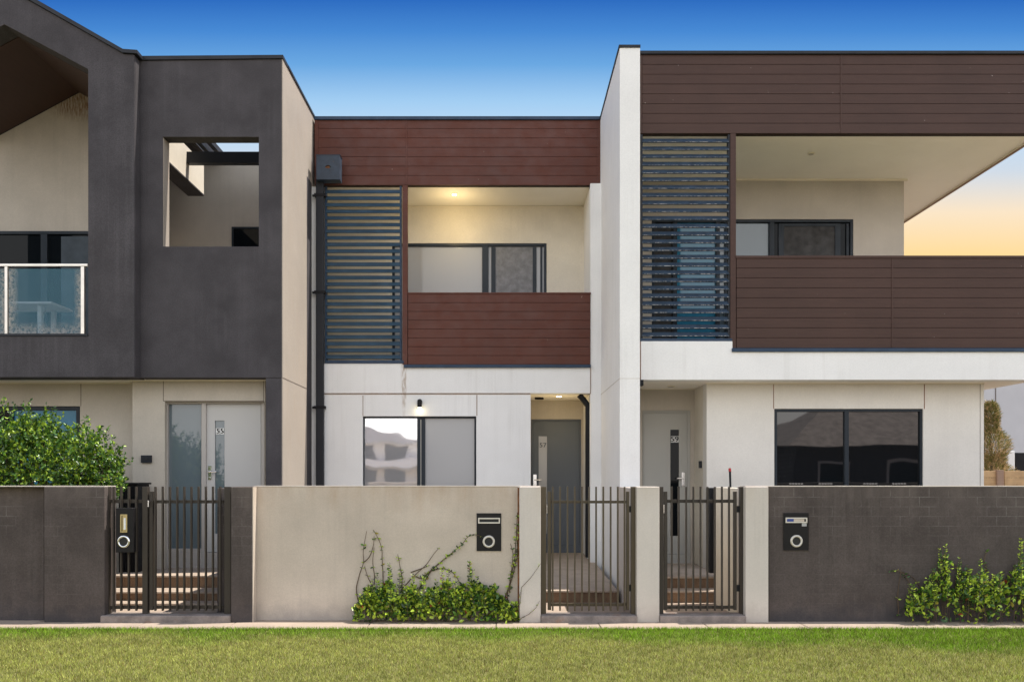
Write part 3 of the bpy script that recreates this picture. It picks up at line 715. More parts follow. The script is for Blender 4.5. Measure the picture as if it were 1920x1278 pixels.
sd = window(h9, 'sliding_door', 1222.3, 1599.7, 411.3, pb9-2.3, R9+.01, .04, [(1262, 1270), (1343, 1350), (1360, 1368), (1443, 1452)], ['gscreend', 'gblue2', 'gblue', 'gblue', 'gdark'], d=.09)
q = B(); Yq = R9+.03
for a, b in ((1460, 1470), (1566, 1576), (1587, 1592)): pb(q, a, b, 419, pb9-8, Yq, .03)
pb(q, 1470.1, 1565.9, 419, 424, Yq+.001, .03)
obj('sash', q, 'alu', sd)
q = B(); pb(q, 1470.2, 1565.8, 424.2, pb9-8, Yq+.012, .01); obj('insect_screen', q, 'gscreend', sd)
louvre(h9, 1201, 1369, 252, 634, C9+.01, .0972, 'slat59', 'metal', label='weathered louvre screen with flaking slats')
bm = B(); pb(bm, 1369.5, 1380, 250.3, 652, C9-.004, .09); obj('balcony_post', bm, 'brown59', h9, bevel=.002)
boards(h9, 'balustrade', 'brown59', X(1381, C9), xe, Z(652, C9), Z(484, C9), C9, .133, joints=[X(1673, C9)])
bm = B(); pb(bm, 1379, 1950, 479, 483.8, C9-.012, .14); obj('balustrade_cap', bm, 'brown59', h9, bevel=.002)
bm = B(); bx(bm, xe-.06, xe, C9+.15, R9, Z(652, C9), Z(480, C9)); obj('side_balustrade', bm, 'brown59', h9)
bm = B(); pb(bm, 1373, 1951, 652.2, 659, C9-.035, .09); pb(bm, 1201, 1372.9, 634.2, 639.5, C9-.005, .09); obj('base_flashing', bm, 'bluemetal', h9, bevel=.002)
bm = B(); prism(bm, [(1201.5,639.7), (1373,639.7), (1373,659.2), (1948,659.2), (1948,712), (1201.5,712)], [], C9-.01, C9+.19, C9); obj('slab_edge_band', bm, 'white', h9, bevel=.003)
bm = B(); bx(bm, xp1+.002, xe-.01, C9+.192, R9+.1, zl9, zf9); obj('balcony_floor', bm, 'soffit', h9)
xc9 = X(1325, D9); xr9 = X(1845, D9)
zbd = HY+EYE*F/D9
bm = B(); prism(bm, rect(1325, 1845, 718, zbd), [rect(1452, 1731, 766, 925)], D9, D9+.2, D9)
bx(bm, xr9-.2, xr9, D9+.201, 20, 0, zl9-.002); obj('front_wall', bm, 'warmw', h9, bevel=.004)
bm = B(); bx(bm, xc9, xc9+.15, D9+.201, P9-.001, 0, zl9-.003); obj('porch_side_wall', bm, 'cream', h9)
bm = B(); pb(bm, 1323, 1846, 716, 719.5, D9-.02, .018); obj('soffit_trim', bm, 'trim', h9)
wn = window(h9, 'window', 1452.3, 1730.7, 766.3, 924.7, D9+.02, .035, [(1584, 1592)], ['gdarkr', 'gdarkr'], d=.07)
for k, c in enumerate((1493, 1548, 1632, 1686)):    # row of little diamond decals
    q = B(); Yq = D9+.053
    for i in range(5):
        cx = c-11+i*5.4; cy = 906.2
        v = [(cx-2.7, cy), (cx, cy-1.7), (cx+2.7, cy), (cx, cy+1.7)]
        i_ = [(cx-1.8, cy), (cx, cy-1.0), (cx+1.8, cy), (cx, cy+1.0)]
        prism(q, v, [i_], Yq, Yq+.001, Yq)
    obj('safety_decal', q, 'bluemetal' if 0 else 'frame55', wn)
bm = B(); pb(bm, 1450, 1451.2, 720, 766, D9-.002, .004); pb(bm, 1732.5, 1734, 720, 766, D9-.002, .004)
pb(bm, 1200.2, 1201.3, 640, 712, C9-.012, .01); obj('control_joint', bm, 'rust', h9)
bm = B(); pb(bm, 1837.5, 1838.4, 720, 912, D9-.002, .004); obj('corner_bead', bm, 'joint', h9)
zb9 = HY+(EYE-.285)*F/P9
bm = B(); prism(bm, rect(HX+xp1/P9*F, HX+(xc9+.01)/P9*F, 726, zb9+15), [rect(1204.5, 1294.5, 769, zb9-1)], P9, P9+.2, P9); obj('porch_rear_wall', bm, 'greyr', h9)
bm = B(); pb(bm, 1204, 1304, 726, 730, P9-.02, .018); obj('soffit_trim', bm, 'trim', h9)
fr = B(); pb(fr, 1205, 1207, 769.4, 1038, P9+.02, .08); pb(fr, 1289, 1294, 769.4, 1038, P9+.02, .08); pb(fr, 1207.1, 1288.9, 769.4, 773, P9+.021, .08); pb(fr, 1205, 1294, 1038.2, zb9-1.2, P9+.012, .1)
obj('door_frame', fr, 'doorw', h9, bevel=.002)
door(h9, 1207.3, 1288.7, 773.3, 1037.6, P9+.04, 'doorw', (1257, 1273, 805, 1004), (1281.5, 885, 911), '59', 'gdark', (1258, 1272.5, 817, 829), dirn=-1)
lamp(h9, 'ceiling_light', 1521, 11.17, zs9, .045, False)
lamp(h9, 'porch_light', 1258, 11.2, zl9, .05, False)
q = B(); pb(q, 1311, 1315, 863, 877, 11.2, .03)
q.free()
q = B(); bx(q, xc9-.025, xc9-.001, 11.15, 11.25, Z(877, 11.2), Z(864, 11.2)); obj('doorbell', q, 'metal', h9, bevel=.002)
q = B(); pb(q, 1885, 1911, 712.5, 717.5, C9+.35, .12); obj('soffit_lamp', q, 'bluemetal', h9, bevel=.01)
bm = B(); bx(bm, xp1+.001, xp1+.05, PW+.3, PW+.36, 0, zl9-.002); bx(bm, xp1+.001, xp1+.09, PW+.27, PW+.40, zl9-.07, zl9-.0025); obj('downpipe', bm, 'black', h9)
steps(h9, 1.70, X(1362, 10.05), [(.145, 9.79), (.285, 10.05)], P9+.02)

# ------------------------------------------------------------ FENCE
YF = 8.5; zt = Z(912, YF); zg = 0
def wall(label, px0, px1, Y, m, d=.22, name='fence_wall', cat='fence wall', top=zt, coping=None, group=None):
    bm = B(); bx(bm, X(px0, Y), X(px1, Y), Y, Y+d, -.05, top)
    o = obj(name, bm, m, bevel=.006); tag(o, label, cat, group); return o
wall('dark grey front fence wall at the far left, below the round green bush', -900, 82.5, YF+.12, 'fdark', .14)
wall('dark square-edged fence pier left of the gate with the silver ringed letterbox', 82.5, 196, YF, 'fdark', .26, 'fence_pier', 'fence pier')
bm = B(); bx(bm, -3.07, -2.83, YF+.33, BX-.002, 0, zt-.02); tag(obj('garden_wall', bm, 'fdark', bevel=.005), 'dark low side wall running back from the left gate to the charcoal leg', 'garden wall')
for lab, a, b, e in (('concrete path behind the left gate', -4.95, -3.072, 9.56), ('concrete path behind the middle gate', .41, 1.398, 9.81), ('concrete path behind the right gate', 1.645, 2.488, 9.8)):
    bm = B(); bx(bm, a, b, 8.73, e, -.1, .018); struct('path', bm, 'path', label=lab)
o = wall('dark fence pier between the left gate and the long beige wall', 433, 473, YF, 'fdark', .32, 'fence_pier', 'fence pier')
xx = X(473, YF)
bm = B(); bx(bm, xx+.0005, xx+.008, YF+.004, YF+.128, -.02, zt-.003); q = obj('sunlit_face', bm, 'fbeige', o)  # beige skin: sunlight on the dark pier's side put into colour
wall('long beige rendered fence wall with creeper and black letterbox', 474, 972, YF+.13, 'fbeige', .18)
bm = B(); bx(bm, X(970.5, YF+.13), X(974, YF+.13), YF+.122, YF+.1295, 0, zt-.01)
tag(obj('sealant_joint', bm, 'rust'), 'rusty vertical sealant joint beside the long beige wall', 'joint')
wall('beige fence pier left of the middle gate with thin vine on it', 974, 1014, YF, 'fwhite', .3, 'fence_pier', 'fence pier')
wall('pale fence pier standing between the middle gate and the right gate', 1194, 1236.5, YF, 'fwhite', .3, 'fence_pier', 'fence pier')
wall('pale fence pier between the right gate and dark block wall', 1398, 1441, YF-.002, 'fwhite', .3, 'fence_pier', 'fence pier')
wall('dark grey painted block fence wall at right with stained courses', 1441.2, 2900, YF+.04, 'fdark', .2)
bm = B(); bx(bm, 1.40, 1.64, YF+.31, PW-.01, 0, zt-.02); tag(obj('garden_wall', bm, 'fwhite', bevel=.005), 'pale low wall dividing the middle path from the right path', 'garden wall')
bm = B(); bx(bm, 2.49, 2.62, YF+.31, 9.75, 0, zt-.02); tag(obj('garden_wall', bm, 'cream', bevel=.005), 'cream low side wall on the right of the right gate path', 'garden wall')
# thin pale strip laid along the top of each wall run
for lab, a, b, Y, d in (('thin pale strip on top of the left dark wall', -900, 196, YF+.005, .25), ('thin pale strip along the top of the long beige wall', 474, 1014, YF+.125, .18),
                        ('thin pale strip along the top of the right dark block wall', 1398, 2900, YF+.035, .2)):
    bm = B(); bx(bm, X(a, Y), X(b, Y), Y, Y+d, zt+.0005, zt+.008); tag(obj('wall_top_strip', bm, 'fwhite'), lab, 'coping')
for lab, a, b in (('concrete door sill under the left gate', 190, 433), ('concrete sill under the middle gate', 1014.5, 1193.8), ('concrete sill under the right gate', 1237, 1397.5)):
    bm = B(); bx(bm, X(a, YF), X(b, YF), YF-.03, YF+.2, 0, Z(1153.5, YF-.03)); tag(obj('gate_sill', bm, 'sill', bevel=.012), lab, 'sill')

def gate(label, posts, stiles, bars, rail, pw=.022, YG=YF+.08, sidebars=None, lo_s=1143, top=912, gm='gatem'):
    t = thing('garden_gate', label, 'gate', (X(stiles[0][0], YG), YG, .08), group='slatted metal front gates')
    for a, b in posts:
        q = B(); pb(q, a, b, 912, 1153.3, YG-.0, .06); obj('post', q, gm, t, bevel=.002)
    for a, b in stiles:
        q = B(); pb(q, a, b, 921, lo_s, YG+.008, .045); obj('stile', q, gm, t, bevel=.002)
    for x0, x1, (ra, rb), (rc, rd) in rail:
        for u, v in ((ra, rb), (rc, rd)):
            q = B(); pb(q, x0, x1, u, v, YG+.02, .025); obj('rail', q, gm, t, bevel=.002)
    for c in bars:
        q = B(); c += random.uniform(-.25, .25); xx = X(c, YG)
        bx(q, xx-.008, xx+.008, YG-.012, YG+.0195, Z(1144, YG), Z(911.5+random.uniform(0, .6), YG)); obj('bar', q, gm, t, bevel=.0015)
    return t
g1 = gate('dark metal gate with fixed side panel and hanging letterbox, left of the dark pier',
     [(196.5, 204), (266.5, 276.5), (420.5, 432.5)], [(280, 286.5)],
     [213, 227.5, 241.5, 255.4, 291.3, 305, 318.3, 332, 345.4, 358.9, 372.4, 386, 399.2, 413],
     [(204.1, 266.4, (936, 942.5), (1134.5, 1141)), (286.6, 419, (937, 943), (1134.5, 1140.5))])
q = B(); tube(q, [(X(278.3, YF+.07), YF+.07, Z(938, YF)), (X(278.3, YF+.07), YF+.07, Z(950, YF))], .008, 8); tube(q, [(X(278.3, YF+.06), YF+.07, Z(940, YF)), (X(278.3, YF+.02), YF+.02, Z(940, YF))], .006, 8); obj('latch', q, 'chrome', g1)
g2 = gate('olive brown metal gate in front of the slate door numbered 57',
     [(1014.2, 1024), (1183.6, 1193.6)], [(1027, 1033.5), (1174.6, 1180)], [1036.6,1050.3,1064,1077.8,1091.2,1104.3,1117.7,1131.4,1145.1,1158.2,1171.3],
     [(1033.6, 1174.5, (938, 943), (1130, 1135.7))], gm='bronze')
g3 = gate('narrow dark metal gate in front of the pale door numbered 59',
     [(1236.8, 1244), (1388, 1397.6)], [(1245.5, 1251.4), (1376.3, 1381.6)], [1259.6,1272.7,1286.4,1299.8,1313.6,1326.6,1340.4,1353.8,1366.9],
     [(1251.5, 1376.2, (936, 942), (1135, 1140.5))])
for g, xa, xb, xl_ in ((g2, 1180.1, 1183.5, 1025.3), (g3, 1381.7, 1387.9, 1244.7)):
    for y in (954, 1102):
        q = B(); pb(q, xa, xb, y-6, y+6, YF+.095, .03); obj('hinge', q, 'black', g)
    q = B(); tube(q, [(X(xl_, YF+.07), YF+.07, Z(946, YF)), (X(xl_, YF+.07), YF+.07, Z(962, YF))], .007, 8); obj('latch', q, 'chrome', g)

# letterboxes
def letterbox(label, px0, px1, pt, pbm, Y, slot, rc, rr, vertical=False, gold=False, tagp=None):
    t = thing('letterbox', label, 'letterbox', (X((px0+px1)/2, Y), Y, Z(pbm, Y)), group='black letterboxes on the front fence')
    q = B(); pb(q, px0, px1, pt, pbm, Y-.012, .14 if vertical else .012)
    if not vertical: pass
    obj('body', q, 'boxblack', t, bevel=.003)
    if not vertical:
        q = B(); prism(q, rect(px0-1.2, px1+1.2, pt-1.2, pbm+1.2), [rect(px0+.1, px1-.1, pt+.1, pbm-.1)], Y-.006, Y-.0005, Y); obj('surround', q, 'fbeige' if rc[0] < 1000 else 'fdark', t)
    a, b, c, d = slot
    q = B(); prism(q, rect(a, b, c, d), [rect(a+2.4, b-2.4, c+2.4, d-2.4)], Y-.02, Y-.0125, Y); s = obj('slot_frame', q, 'brass' if gold else 'silver', t, bevel=.001)
    q = B(); pb(q, a+2.5, b-2.5, c+2.5, d-2.5, Y-.0135, .001, 0)
    obj('slot', q, 'ink' if not gold else 'brass', s)
    if gold:
        q = B(); pb(q, a+4.5, b-4.5, c+7, d-5, Y-.02, .008); obj('paper_roll', q, 'paper', s, bevel=.003)
    q = B(); ring(q, X(rc[0], Y), Z(rc[1], Y), Y-.012, rr*Y/F, rr*.66*Y/F, .010); rg = obj('ring', q, 'silver' if not gold else 'chrome', t, smooth=True)
    q = B(); disc(q, X(rc[0], Y), Z(rc[1], Y), Y-.0125, rr*.66*Y/F, .001); obj('tube_hole', q, 'ink', rg)
    return t
letterbox('black letterbox hanging on the bars of the left gate panel, gold slot plate', 217, 250, 952, 1035, YF+.02, (227, 240, 963.5, 997.5), (233, 1014.5), 12, True, True)
letterbox('black letterbox with plain slot, set in the long beige wall', 893.5, 940, 961.5, 1032.5, YF+.13, (896.5, 937.5, 970, 980.5), (916.5, 1014.5), 11.6)
lb = letterbox('black letterbox stuffed with mail, set in the right dark wall', 1469, 1516, 961, 1031, YF+.04, (1472, 1512.5, 969.5, 979.5), (1492.5, 1013.5), 11.6)
q = B(); pb(q, 1503.5, 1512.5, 979.8, 986, YF+.026, .001); obj('sticker', q, 'ggrey', lb)
q = B(); pb(q, 1476, 1488, 972.3, 977.3, YF+.018, .009, 0); pb(q, 1488.5, 1508, 972.6, 977, YF+.020, .007, 1); obj('mail', q, ['bluep', 'fbeige'], lb)

# ------------------------------------------------------------ small things
t = thing('wheelie_bin', 'black ribbed bin standing behind the left gate bars', 'bin', (X(240, 10.5), 10.6, .3))
q = B(); Yn = 10.45; pb(q, 222, 258, 908, 1073, Yn, .35); obj('body', q, 'black', t, bevel=.01)
q = B(); pb(q, 220.5, 259.5, 904.5, 908, Yn-.02, .39); obj('lid', q, 'black', t, bevel=.005)
for k in range(9):
    q = B(); a = 223+k*4; pb(q, a, a+1.6, 912, 1068, Yn-.012, .013); obj('rib', q, 'black', t)
q = B(); pb(q, 1331, 1349, 914, 1074, 9.85, .2)
tag(obj('storage_locker', q, 'black', bevel=.008), 'tall narrow black box standing behind the right gate beside the cream wall', 'locker')
t = thing('broom', 'black broom handle with red tip leaning on the white wall behind the fence', 'broom', (X(1373, 10.4), 10.4, .0))
q = B(); tube(q, [(X(1373.5, 10.4), 10.35, .1), (X(1368.7, 10.75), 10.75, Z(884, 10.75))], .014, 10); obj('handle', q, 'black', t)
q = B(); tube(q, [(X(1368.7, 10.75), 10.75, Z(884, 10.75)), (X(1368.2, 10.77), 10.77, Z(878, 10.77))], .017, 10); obj('grip', q, 'red', t)
# table on the gable balcony
Yt = 11.05
t = thing('outdoor_table', 'pale timber trestle table on the gable balcony behind glass', 'table', (X(60, Yt), Yt+.3, 3.12))
zt_ = Z(565, Yt)
q = B(); bx(q, X(-90, Yt), X(96, Yt), Yt, Yt+.56, zt_-.03, zt_); obj('table_top', q, 'tablew', t, bevel=.004)
for a, yy in ((70, .06), (95, .46), (-78, .06), (-74, .46)):
    q = B(); Yv = Yt+yy; bx(q, X(a, Yv), X(a, Yv)+.055, Yv, Yv+.05, 3.121, zt_-.031); obj('leg', q, 'tablew', t)
q = B(); tube(q, [(X(87, Yt+.2), Yt+.2, zt_-.04), (X(77, Yt+.1), Yt+.1, zt_-.30)], .006, 6); obj('brace', q, 'steel', t)

# ------------------------------------------------------------ plants
def shoot_dirs(n): 
    d = rng.normal(size=(n, 3)); return d/np.linalg.norm(d, axis=1, keepdims=True)
# round bush left, behind the wall
t = thing('garden_bush', 'round glossy green bush behind the left dark fence wall', 'bush', (X(60, 9.5), 9.5, 0))
lobes = [(X(55, 9.4), 9.45, Z(880, 9.4), .80, .62, .62), (X(140, 9.4), 9.35, Z(862, 9.4), .42, .45, .44), (X(-40, 9.4), 9.5, Z(865, 9.4), .75, .6, .52),
         (X(195, 9.4), 9.4, Z(888, 9.4), .26, .3, .40), (X(60, 9.4), 9.4, Z(812, 9.4), .30, .3, .24), (X(-120, 9.4), 9.5, Z(900, 9.4), .6, .6, .6)]
q = B()
for l in lobes:
    for k in range(6):
        p = Vector((l[0]+random.uniform(-.5, .5)*l[3], l[1]+random.uniform(-.4, .4)*l[4], l[2]+random.uniform(0, .7)*l[5]))
        b = Vector((l[0]*.75+X(60, 9.4)*.25+random.uniform(-.1, .1), 9.45, .05)); mid = b.lerp(p, .5)+Vector((random.uniform(-.1, .1), 0, 0))
        tube(q, [b, mid, p], .018, 5, r2=.005)
obj('stem', q, 'twig', t)
P, D, S = [], [], []
for l in lobes:
    ns = int(1500*l[3]*l[5])+120
    for k in range(ns):      # twigs with leaves set around them
        d = rng.normal(size=3); d /= np.linalg.norm(d); 
        rr = random.uniform(.55, 1.02) if random.random() > .08 else random.uniform(1.0, 1.16)
        lump = 1+.10*math.sin(7*d[0]+3*l[0])+.10*math.sin(6*d[2]+d[0]*5)
        e = np.array([l[0]+d[0]*l[3]*rr*lump, l[1]+d[1]*l[4]*rr*lump, l[2]+d[2]*l[5]*rr*lump])
        if e[2] < .4: continue
        u = d*.7+np.array([0, -.1, .6])+rng.normal(size=3)*.3; u /= np.linalg.norm(u)
        L_ = random.uniform(.07, .16)
        for j in range(9):
            f_ = j/9; p = e-u*L_*(1-f_); r3 = rng.normal(size=3); r3 /= np.linalg.norm(r3)
            P.append(p); D.append(u*.6+r3*.8); S.append(random.uniform(.030, .055))
for k in range(46):
    l = random.choice(lobes[:5]); a = random.uniform(-.2, math.pi+.2); e0 = np.array([l[0]+math.cos(a)*l[3]*.9, l[1]-random.uniform(0, .3), l[2]+math.sin(a)*l[5]*.9])
    u = np.array([math.cos(a)*.8, -.2, .6+.5*math.sin(a)])+rng.normal(size=3)*.25; u /= np.linalg.norm(u); L_ = random.uniform(.12, .24)
    for j in range(14):
        p = e0+u*L_*j/14; r3 = rng.normal(size=3); P.append(p); D.append(u*.7+r3*.55); S.append(random.uniform(.03, .05))
c = leafcols(len(P)); leaves('crown', P, D, S, c, parent=t, wr=.5)

def creeper(label, x0, x1, hfun, Yw, n, vines, seed):
    random.seed(seed); t = thing('creeper_shrub', label, 'shrub', ((x0+x1)/2, Yw-.1, 0))
    P, D, S = [], [], []; q = B(); clump = [random.uniform(.6, 1.25) for _ in range(60)]
    for i in range(n):
        x = random.uniform(x0, x1); hmax = hfun(x)*clump[int((x-x0)/.075) % 60]; edge = min(1, (x-x0)/.12, (x1-x)/.12)
        h = hmax*(random.random()**.55)*(.7+.3*edge)
        y = Yw-.03-random.random()*.19*(1-.45*h/max(hmax, .01))
        r3 = rng.normal(size=3); r3 /= np.linalg.norm(r3)
        P.append((x, y, h+.01)); D.append(np.array([0, -.35, .6])+r3*.8); S.append(random.uniform(.038, .070))
    ns = int((x1-x0)*40)
    for i in range(ns):       # upright shoots
        x = random.uniform(x0+.03, x1-.03); h0 = hfun(x)*.55; hh = hfun(x)*random.choice([random.uniform(.9, 1.2), random.uniform(1.1, 1.65)])
        y = Yw-.04-random.random()*.14; lx = random.uniform(-.05, .05)
        pts = [(x, y, 0.02), (x+lx*.4, y, h0), (x+lx, y-.01, hh)]; tube(q, pts, .003, 4, r2=.0015)
        k = int((hh-h0)/.022)
        for j in range(k):
            f_ = j/max(1, k); p = np.array([x+lx*(.4+.6*f_), y-.01*f_, h0+(hh-h0)*f_])
            for sgn in (-1, 1):
                D.append(np.array([sgn*random.uniform(.5, 1), random.uniform(-.6, .2), random.uniform(.2, .9)])); P.append(p); S.append(random.uniform(.028, .052)*(1-.35*f_))
    for pts, dens in vines:
        w = [Vector((X(a, Yw), Yw-.012-.01*random.random(), Z(b, Yw))) for a, b in pts]
        fine = []
        for a, b in zip(w, w[1:]):
            m_ = max(2, int((b-a).length/.03))
            for k in range(m_): fine.append(a.lerp(b, k/m_)+Vector((random.uniform(-.004, .004), 0, random.uniform(-.004, .004))))
        fine.append(w[-1]); 
        # smooth once
        sm = [fine[0]]+[(fine[i-1]+fine[i]+fine[i+1])/3 for i in range(1, len(fine)-1)]+[fine[-1]]
        tube(q, sm, .0062, 5, r2=.0026)
        for i, p in enumerate(sm):
            if random.random() < dens:
                for sgn in (-1, 1):
                    D.append(np.array([sgn*random.uniform(.4, 1), random.uniform(-.7, -.1), random.uniform(-.3, .8)])); P.append(np.array(p)); S.append(random.uniform(.02, .045))
    obj('stem', q, 'twig', t)
    leaves('foliage', P, D, S, leafcols(len(P), 'hedge'), parent=t, wr=.52)
YW = YF+.13
vines = [([(672,1125),(668,1098),(675,1075),(683,1052),(681,1035),(686,1010),(688,995)], .35),
         ([(683,1052),(693,1045),(700,1025),(702,1004)], .25), ([(701,1105),(703,1080),(699,1050),(702,1025)], .25),
         ([(700,1100),(690,1080),(684,1060)], .3), ([(720,1105),(718,1070),(717,1030),(710,1008),(700,992)], .28),
         ([(755,1115),(754,1080),(748,1050),(746,1038)], .8),
         ([(752,1105),(775,1080),(800,1058),(815,1035),(822,1028)], .12),
         ([(785,1105),(800,1075),(815,1062),(832,1048),(855,1030),(868,1018),(878,1003),(890,1000),(903,1005)], .75),
         ([(790,1100),(808,1070),(830,1050),(850,1035)], .6), ([(780,1080),(793,1085),(805,1070),(830,1063),(850,1072),(862,1090),(868,1110)], .35),
         ([(770,1072),(790,1065),(806,1058)], .3), ([(965,1150),(950,1120),(958,1080),(966,1045),(968,1000),(970,960)], .55),
         ([(955,1110),(960,1060),(962,1035),(957,1018)], .45), ([(945,1125),(960,1085),(970,1040),(969,985)], .3),
         ([(968,985),(980,976),(990,975),(995,963)], .35), ([(972,978),(990,979),(1010,986)], .15)]
def hf(x):
    px = HX+x*F/YW
    return .33+.045*math.sin(px*.045)+.035*math.sin(px*.13)-(.07 if px > 930 else 0)
creeper('green creeper shrub with long bare vines on the beige fence wall', X(670, YW), X(968, YW), hf, YW, 3400, vines, 3)
t = thing('climbing_vine', 'thin sparse vine crossing the beige pier by the middle gate', 'vine', (X(985, YF), YF-.02, 0))
q = B(); P, D, S = [], [], []
for pts in ([(975,1130),(978,1100),(995,1082),(1005,1068),(1014,1055)], [(976,1158),(992,1150),(1005,1138),(1012,1125)], [(974,1160),(971,1130),(976,1108)]):
    w_ = [(X(a, YF), YF-.012, Z(b, YF)) for a, b in pts]; tube(q, w_, .003, 5, r2=.0016)
    for a, b in zip(w_, w_[1:]):
        for k in range(4):
            if random.random() < .55: P.append(np.array(Vector(a).lerp(Vector(b), k/4))); D.append([random.uniform(-1, 1), -.5, random.uniform(-.3, 1)]); S.append(random.uniform(.014, .028))
obj('stem', q, 'twig', t); leaves('foliage', P, D, S, leafcols(len(P), 'hedge'), parent=t, wr=.5)
YW2 = YF+.04
def hf2(x):
    px = HX+x*F/YW2
    return .24+.30*min(1, max(0, (px-1688)/80))*(.8+.25*math.sin(px*.05+1.2))
vines2 = [([(1712,1125),(1707,1098),(1695,1075),(1680,1068),(1668,1069)], .4), ([(1738,1120),(1725,1100),(1708,1078),(1690,1070)], .3),
          ([(1755,1090),(1757,1060),(1762,1048),(1775,1052)], .5), ([(1790,1110),(1796,1075),(1788,1058)], .7), ([(1845,1090),(1850,1066),(1842,1050),(1848,1034)], .7),
          ([(1810,1100),(1812,1075),(1810,1060)], .6), ([(1890,1090),(1903,1062),(1900,1056)], .6), ([(1683,1150),(1682,1110),(1688,1062)], .3), ([(1905,1105),(1916,1080),(1925,1050)], .5)]
creeper('loose leafy creeper shrub growing against the right dark wall', X(1690, YW2), X(2080, YW2), hf2, YW2, 1350, vines2, 5)

# ------------------------------------------------------------ background, right
Yb = 15.0
bm = B(); 
for k in range(4): bx(bm, X(1790, Yb), X(1873, Yb), Yb, Yb+.06, Z(883, Yb)-.12*(k+1)+.012, Z(883, Yb)-.12*k)
t = thing('timber_fence', 'pine sleeper fence beyond the right end of the white house', 'fence', (X(1880, Yb), Yb, 0))
bm2 = B()
for k in range(12):
    for a, b in ((1780, 1869.5), (1883, 2300)):
        bx(bm2, X(a, Yb)+random.uniform(0, .01), X(b, Yb), Yb, Yb+.05, max(0, Z(883, Yb)-.125*(k+1)+.01), Z(882+random.uniform(0, .6), Yb)-.125*k)
bm.free(); obj('sleeper_panel', bm2, 'timber', t, bevel=.004)
bm = B(); pb(bm, 1870, 1882.5, 880.5, 1049, Yb-.05, .12); obj('post', bm, 'timberp', t, bevel=.004)
Yn = 24.0
t = thing('neighbour_building', 'pale grey rendered building behind the timber fence at the right edge', 'building', (X(2000, Yn), Yn, 0))
bm = B(); bx(bm, X(1780, Yn), X(2500, Yn), Yn, Yn+8, 0, Z(690, Yn)); obj('wall', bm, 'neigh', t)
bm = B(); bx(bm, X(1866, Yn), X(1867, Yn), Yn-.02, Yn-.001, 0, Z(692, Yn)); obj('wall_joint', bm, 'joint', t)
bm = B(); bx(bm, X(1775, Yn), X(2510, Yn), Yn-.2, Yn+8.2, Z(690, Yn)+.001, Z(688, Yn)+.1); obj('roof_capping', bm, 'metal', t)
bm = B(); bx(bm, X(1904, 20), X(1960, 20), 20, 21.5, 0, Z(848, 20)); tag(obj('garden_shed', bm, 'black', bevel=.02), 'dark low shed at the right edge behind the timber fence', 'shed')
bm = B(); bx(bm, X(1890, 18.5), X(1903, 18.5), 18.5, 18.6, 0, Z(845, 18.5)); tag(obj('white_panel', bm, 'white', bevel=.01), 'narrow white panel beside the dry shrub', 'panel')
Yk = 16.5
t = thing('dry_shrub', 'tall feathery olive and straw shrub behind the timber fence', 'shrub', (X(1862, Yk), Yk, 0))
q = B(); tube(q, [(X(1858, Yk), Yk, 0), (X(1860, Yk), Yk, 1.4), (X(1856, Yk), Yk, 2.5)], .05, 7, r2=.01); obj('trunk', q, 'bark', t)
P, D, S, C = [], [], [], []
for k in range(9000):
    zz = random.uniform(.9, Z(757, Yk)); f_ = (zz-.9)/(Z(757, Yk)-.9)
    rad = (.48*(1-f_)**.75+.03)*(.8+.3*math.sin(zz*9+1)); a = random.uniform(0, 2*math.pi); r_ = rad*random.random()**.45
    cx = X(1857, Yk)+.14*(1-f_)
    P.append((cx+r_*math.cos(a), Yk+r_*math.sin(a), zz)); D.append((math.cos(a)*.8+random.uniform(-.4, .4), math.sin(a)*.8, random.uniform(.2, 1.4))); S.append(random.uniform(.06, .13))
    base = np.array([.22, .22, .06]) if random.random() < .3+.45*f_ else np.array([.62, .44, .24]); C.append(base*random.uniform(.7, 1.3))
leaves('crown', P, D, S, C, parent=t, wr=.09, fold=.05)

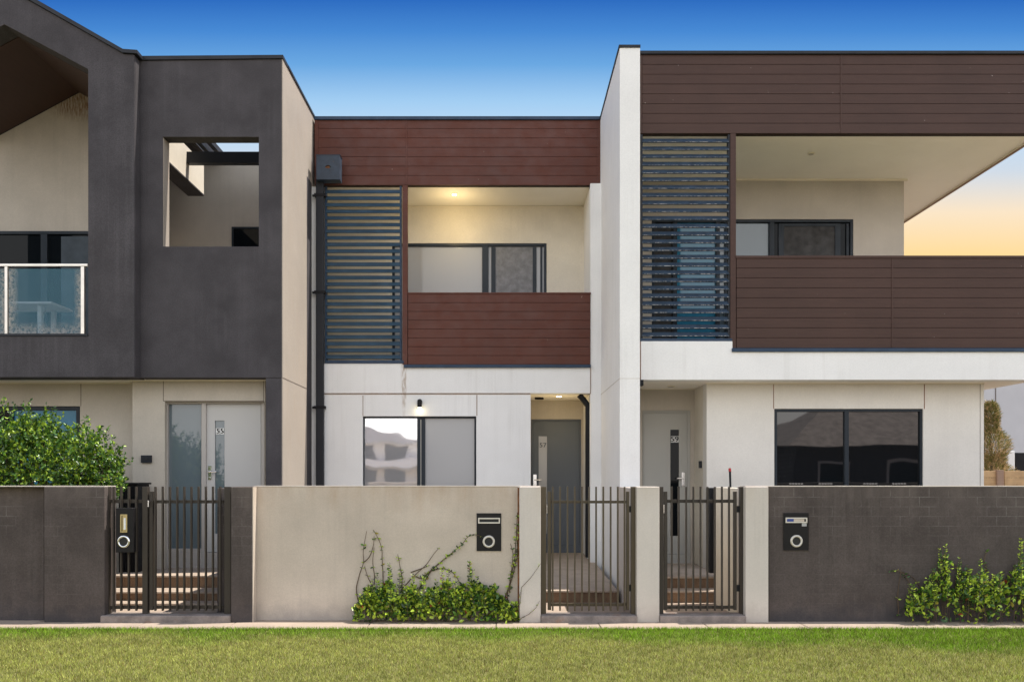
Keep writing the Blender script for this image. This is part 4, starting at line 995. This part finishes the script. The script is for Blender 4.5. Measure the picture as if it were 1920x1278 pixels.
# ------------------------------------------------------------ across the street (seen in the windows)
def opp(label, x0, x1, Yo, h, roof, wm_='opp'):
    t = thing('opposite_house', label, 'house', ((x0+x1)/2, Yo, 0))
    q = B(); bx(q, x0, x1, Yo-8, Yo, 0, h); obj('wall', q, wm_, t)
    q = B(); o = .5
    a = [q.verts.new(v) for v in ((x0-o, Yo+o, h), (x1+o, Yo+o, h), (x1+o, Yo-8-o, h), (x0-o, Yo-8-o, h), (x0+3, Yo-4, h+roof), (x1-3, Yo-4, h+roof))]
    for f in ((0,1,5,4), (1,2,5), (2,3,4,5), (3,0,4), (3,2,1,0)): q.faces.new([a[i] for i in f])
    obj('roof', q, 'tile', t)
    for k in range(int((x1-x0)/3)):
        for zz in ((1.0, 2.2), (3.8, 5.0))[:2 if h > 4 else 1]:
            q = B(); xx = x0+1+k*3; bx(q, xx, xx+1.5, Yo+.001, Yo+.05, *zz); wf_ = obj('window', q, 'white', t)
            q = B(); bx(q, xx+.12, xx+1.38, Yo+.051, Yo+.06, zz[0]+.12, zz[1]-.12); obj('pane', q, 'gdark', wf_)
def opp_white():
    t = thing('opposite_house', 'white two storey house far across the park with balcony bands', 'house', (-9, -40, 0))
    q = B(); bx(q, -15, -6.2, -48, -40, 0, 4.3); obj('wall', q, 'white', t)
    q = B(); bx(q, -15.3, -4.4, -40, -38.6, 2.35, 2.9); obj('balcony_band', q, 'white', t)
    q = B(); prism_pts = [(-15.6, 4.301), (-6.0, 4.301), (-10.5, 5.3)]
    a = [q.verts.new((x, -48.2, z)) for x, z in prism_pts]; b = [q.verts.new((x, -39.0, z)) for x, z in prism_pts]
    q.faces.new(a); q.faces.new(b[::-1]); [q.faces.new((a[i], a[(i+1) % 3], b[(i+1) % 3], b[i])) for i in range(3)]
    obj('roof', q, 'neigh', t)
    for x in (-14, -11.6, -9.2):
        for z0, z1 in ((.3, 2.1), (2.95, 4.0)):
            q = B(); bx(q, x, x+1.5, -39.999, -39.9, z0, z1); obj('window', q, 'charcoal', t)
opp_white()
opp('dark brick house with tiled hip roof across the street', 12.6, 26, -14, 2.9, 2.3, 'fdark')
opp('tiled brick house across the street, far left', -30, -17, -14, 3.0, 2.2)
t = thing('street_tree', 'leafy street tree across the road on the left', 'tree', (-13.3, -9.5, 0))
q = B(); tube(q, [(-13.3, -9.5, 0), (-13.2, -9.5, 1.2), (-13.4, -9.5, 2.4)], .1, 8, r2=.04); obj('trunk', q, 'bark', t)
P, D, S = [], [], []
for k in range(3500):
    d = rng.normal(size=3); d /= np.linalg.norm(d); rr = random.random()**.4*(1+.25*math.sin(5*d[0]+4*d[2]))
    P.append((-13.3+d[0]*rr*1.1, -9.5+d[1]*rr, 2.2+d[2]*rr*1.2)); D.append(d+rng.normal(size=3)*.5); S.append(random.uniform(.1, .17))
leaves('crown', P, D, S, leafcols(len(P)), parent=t)
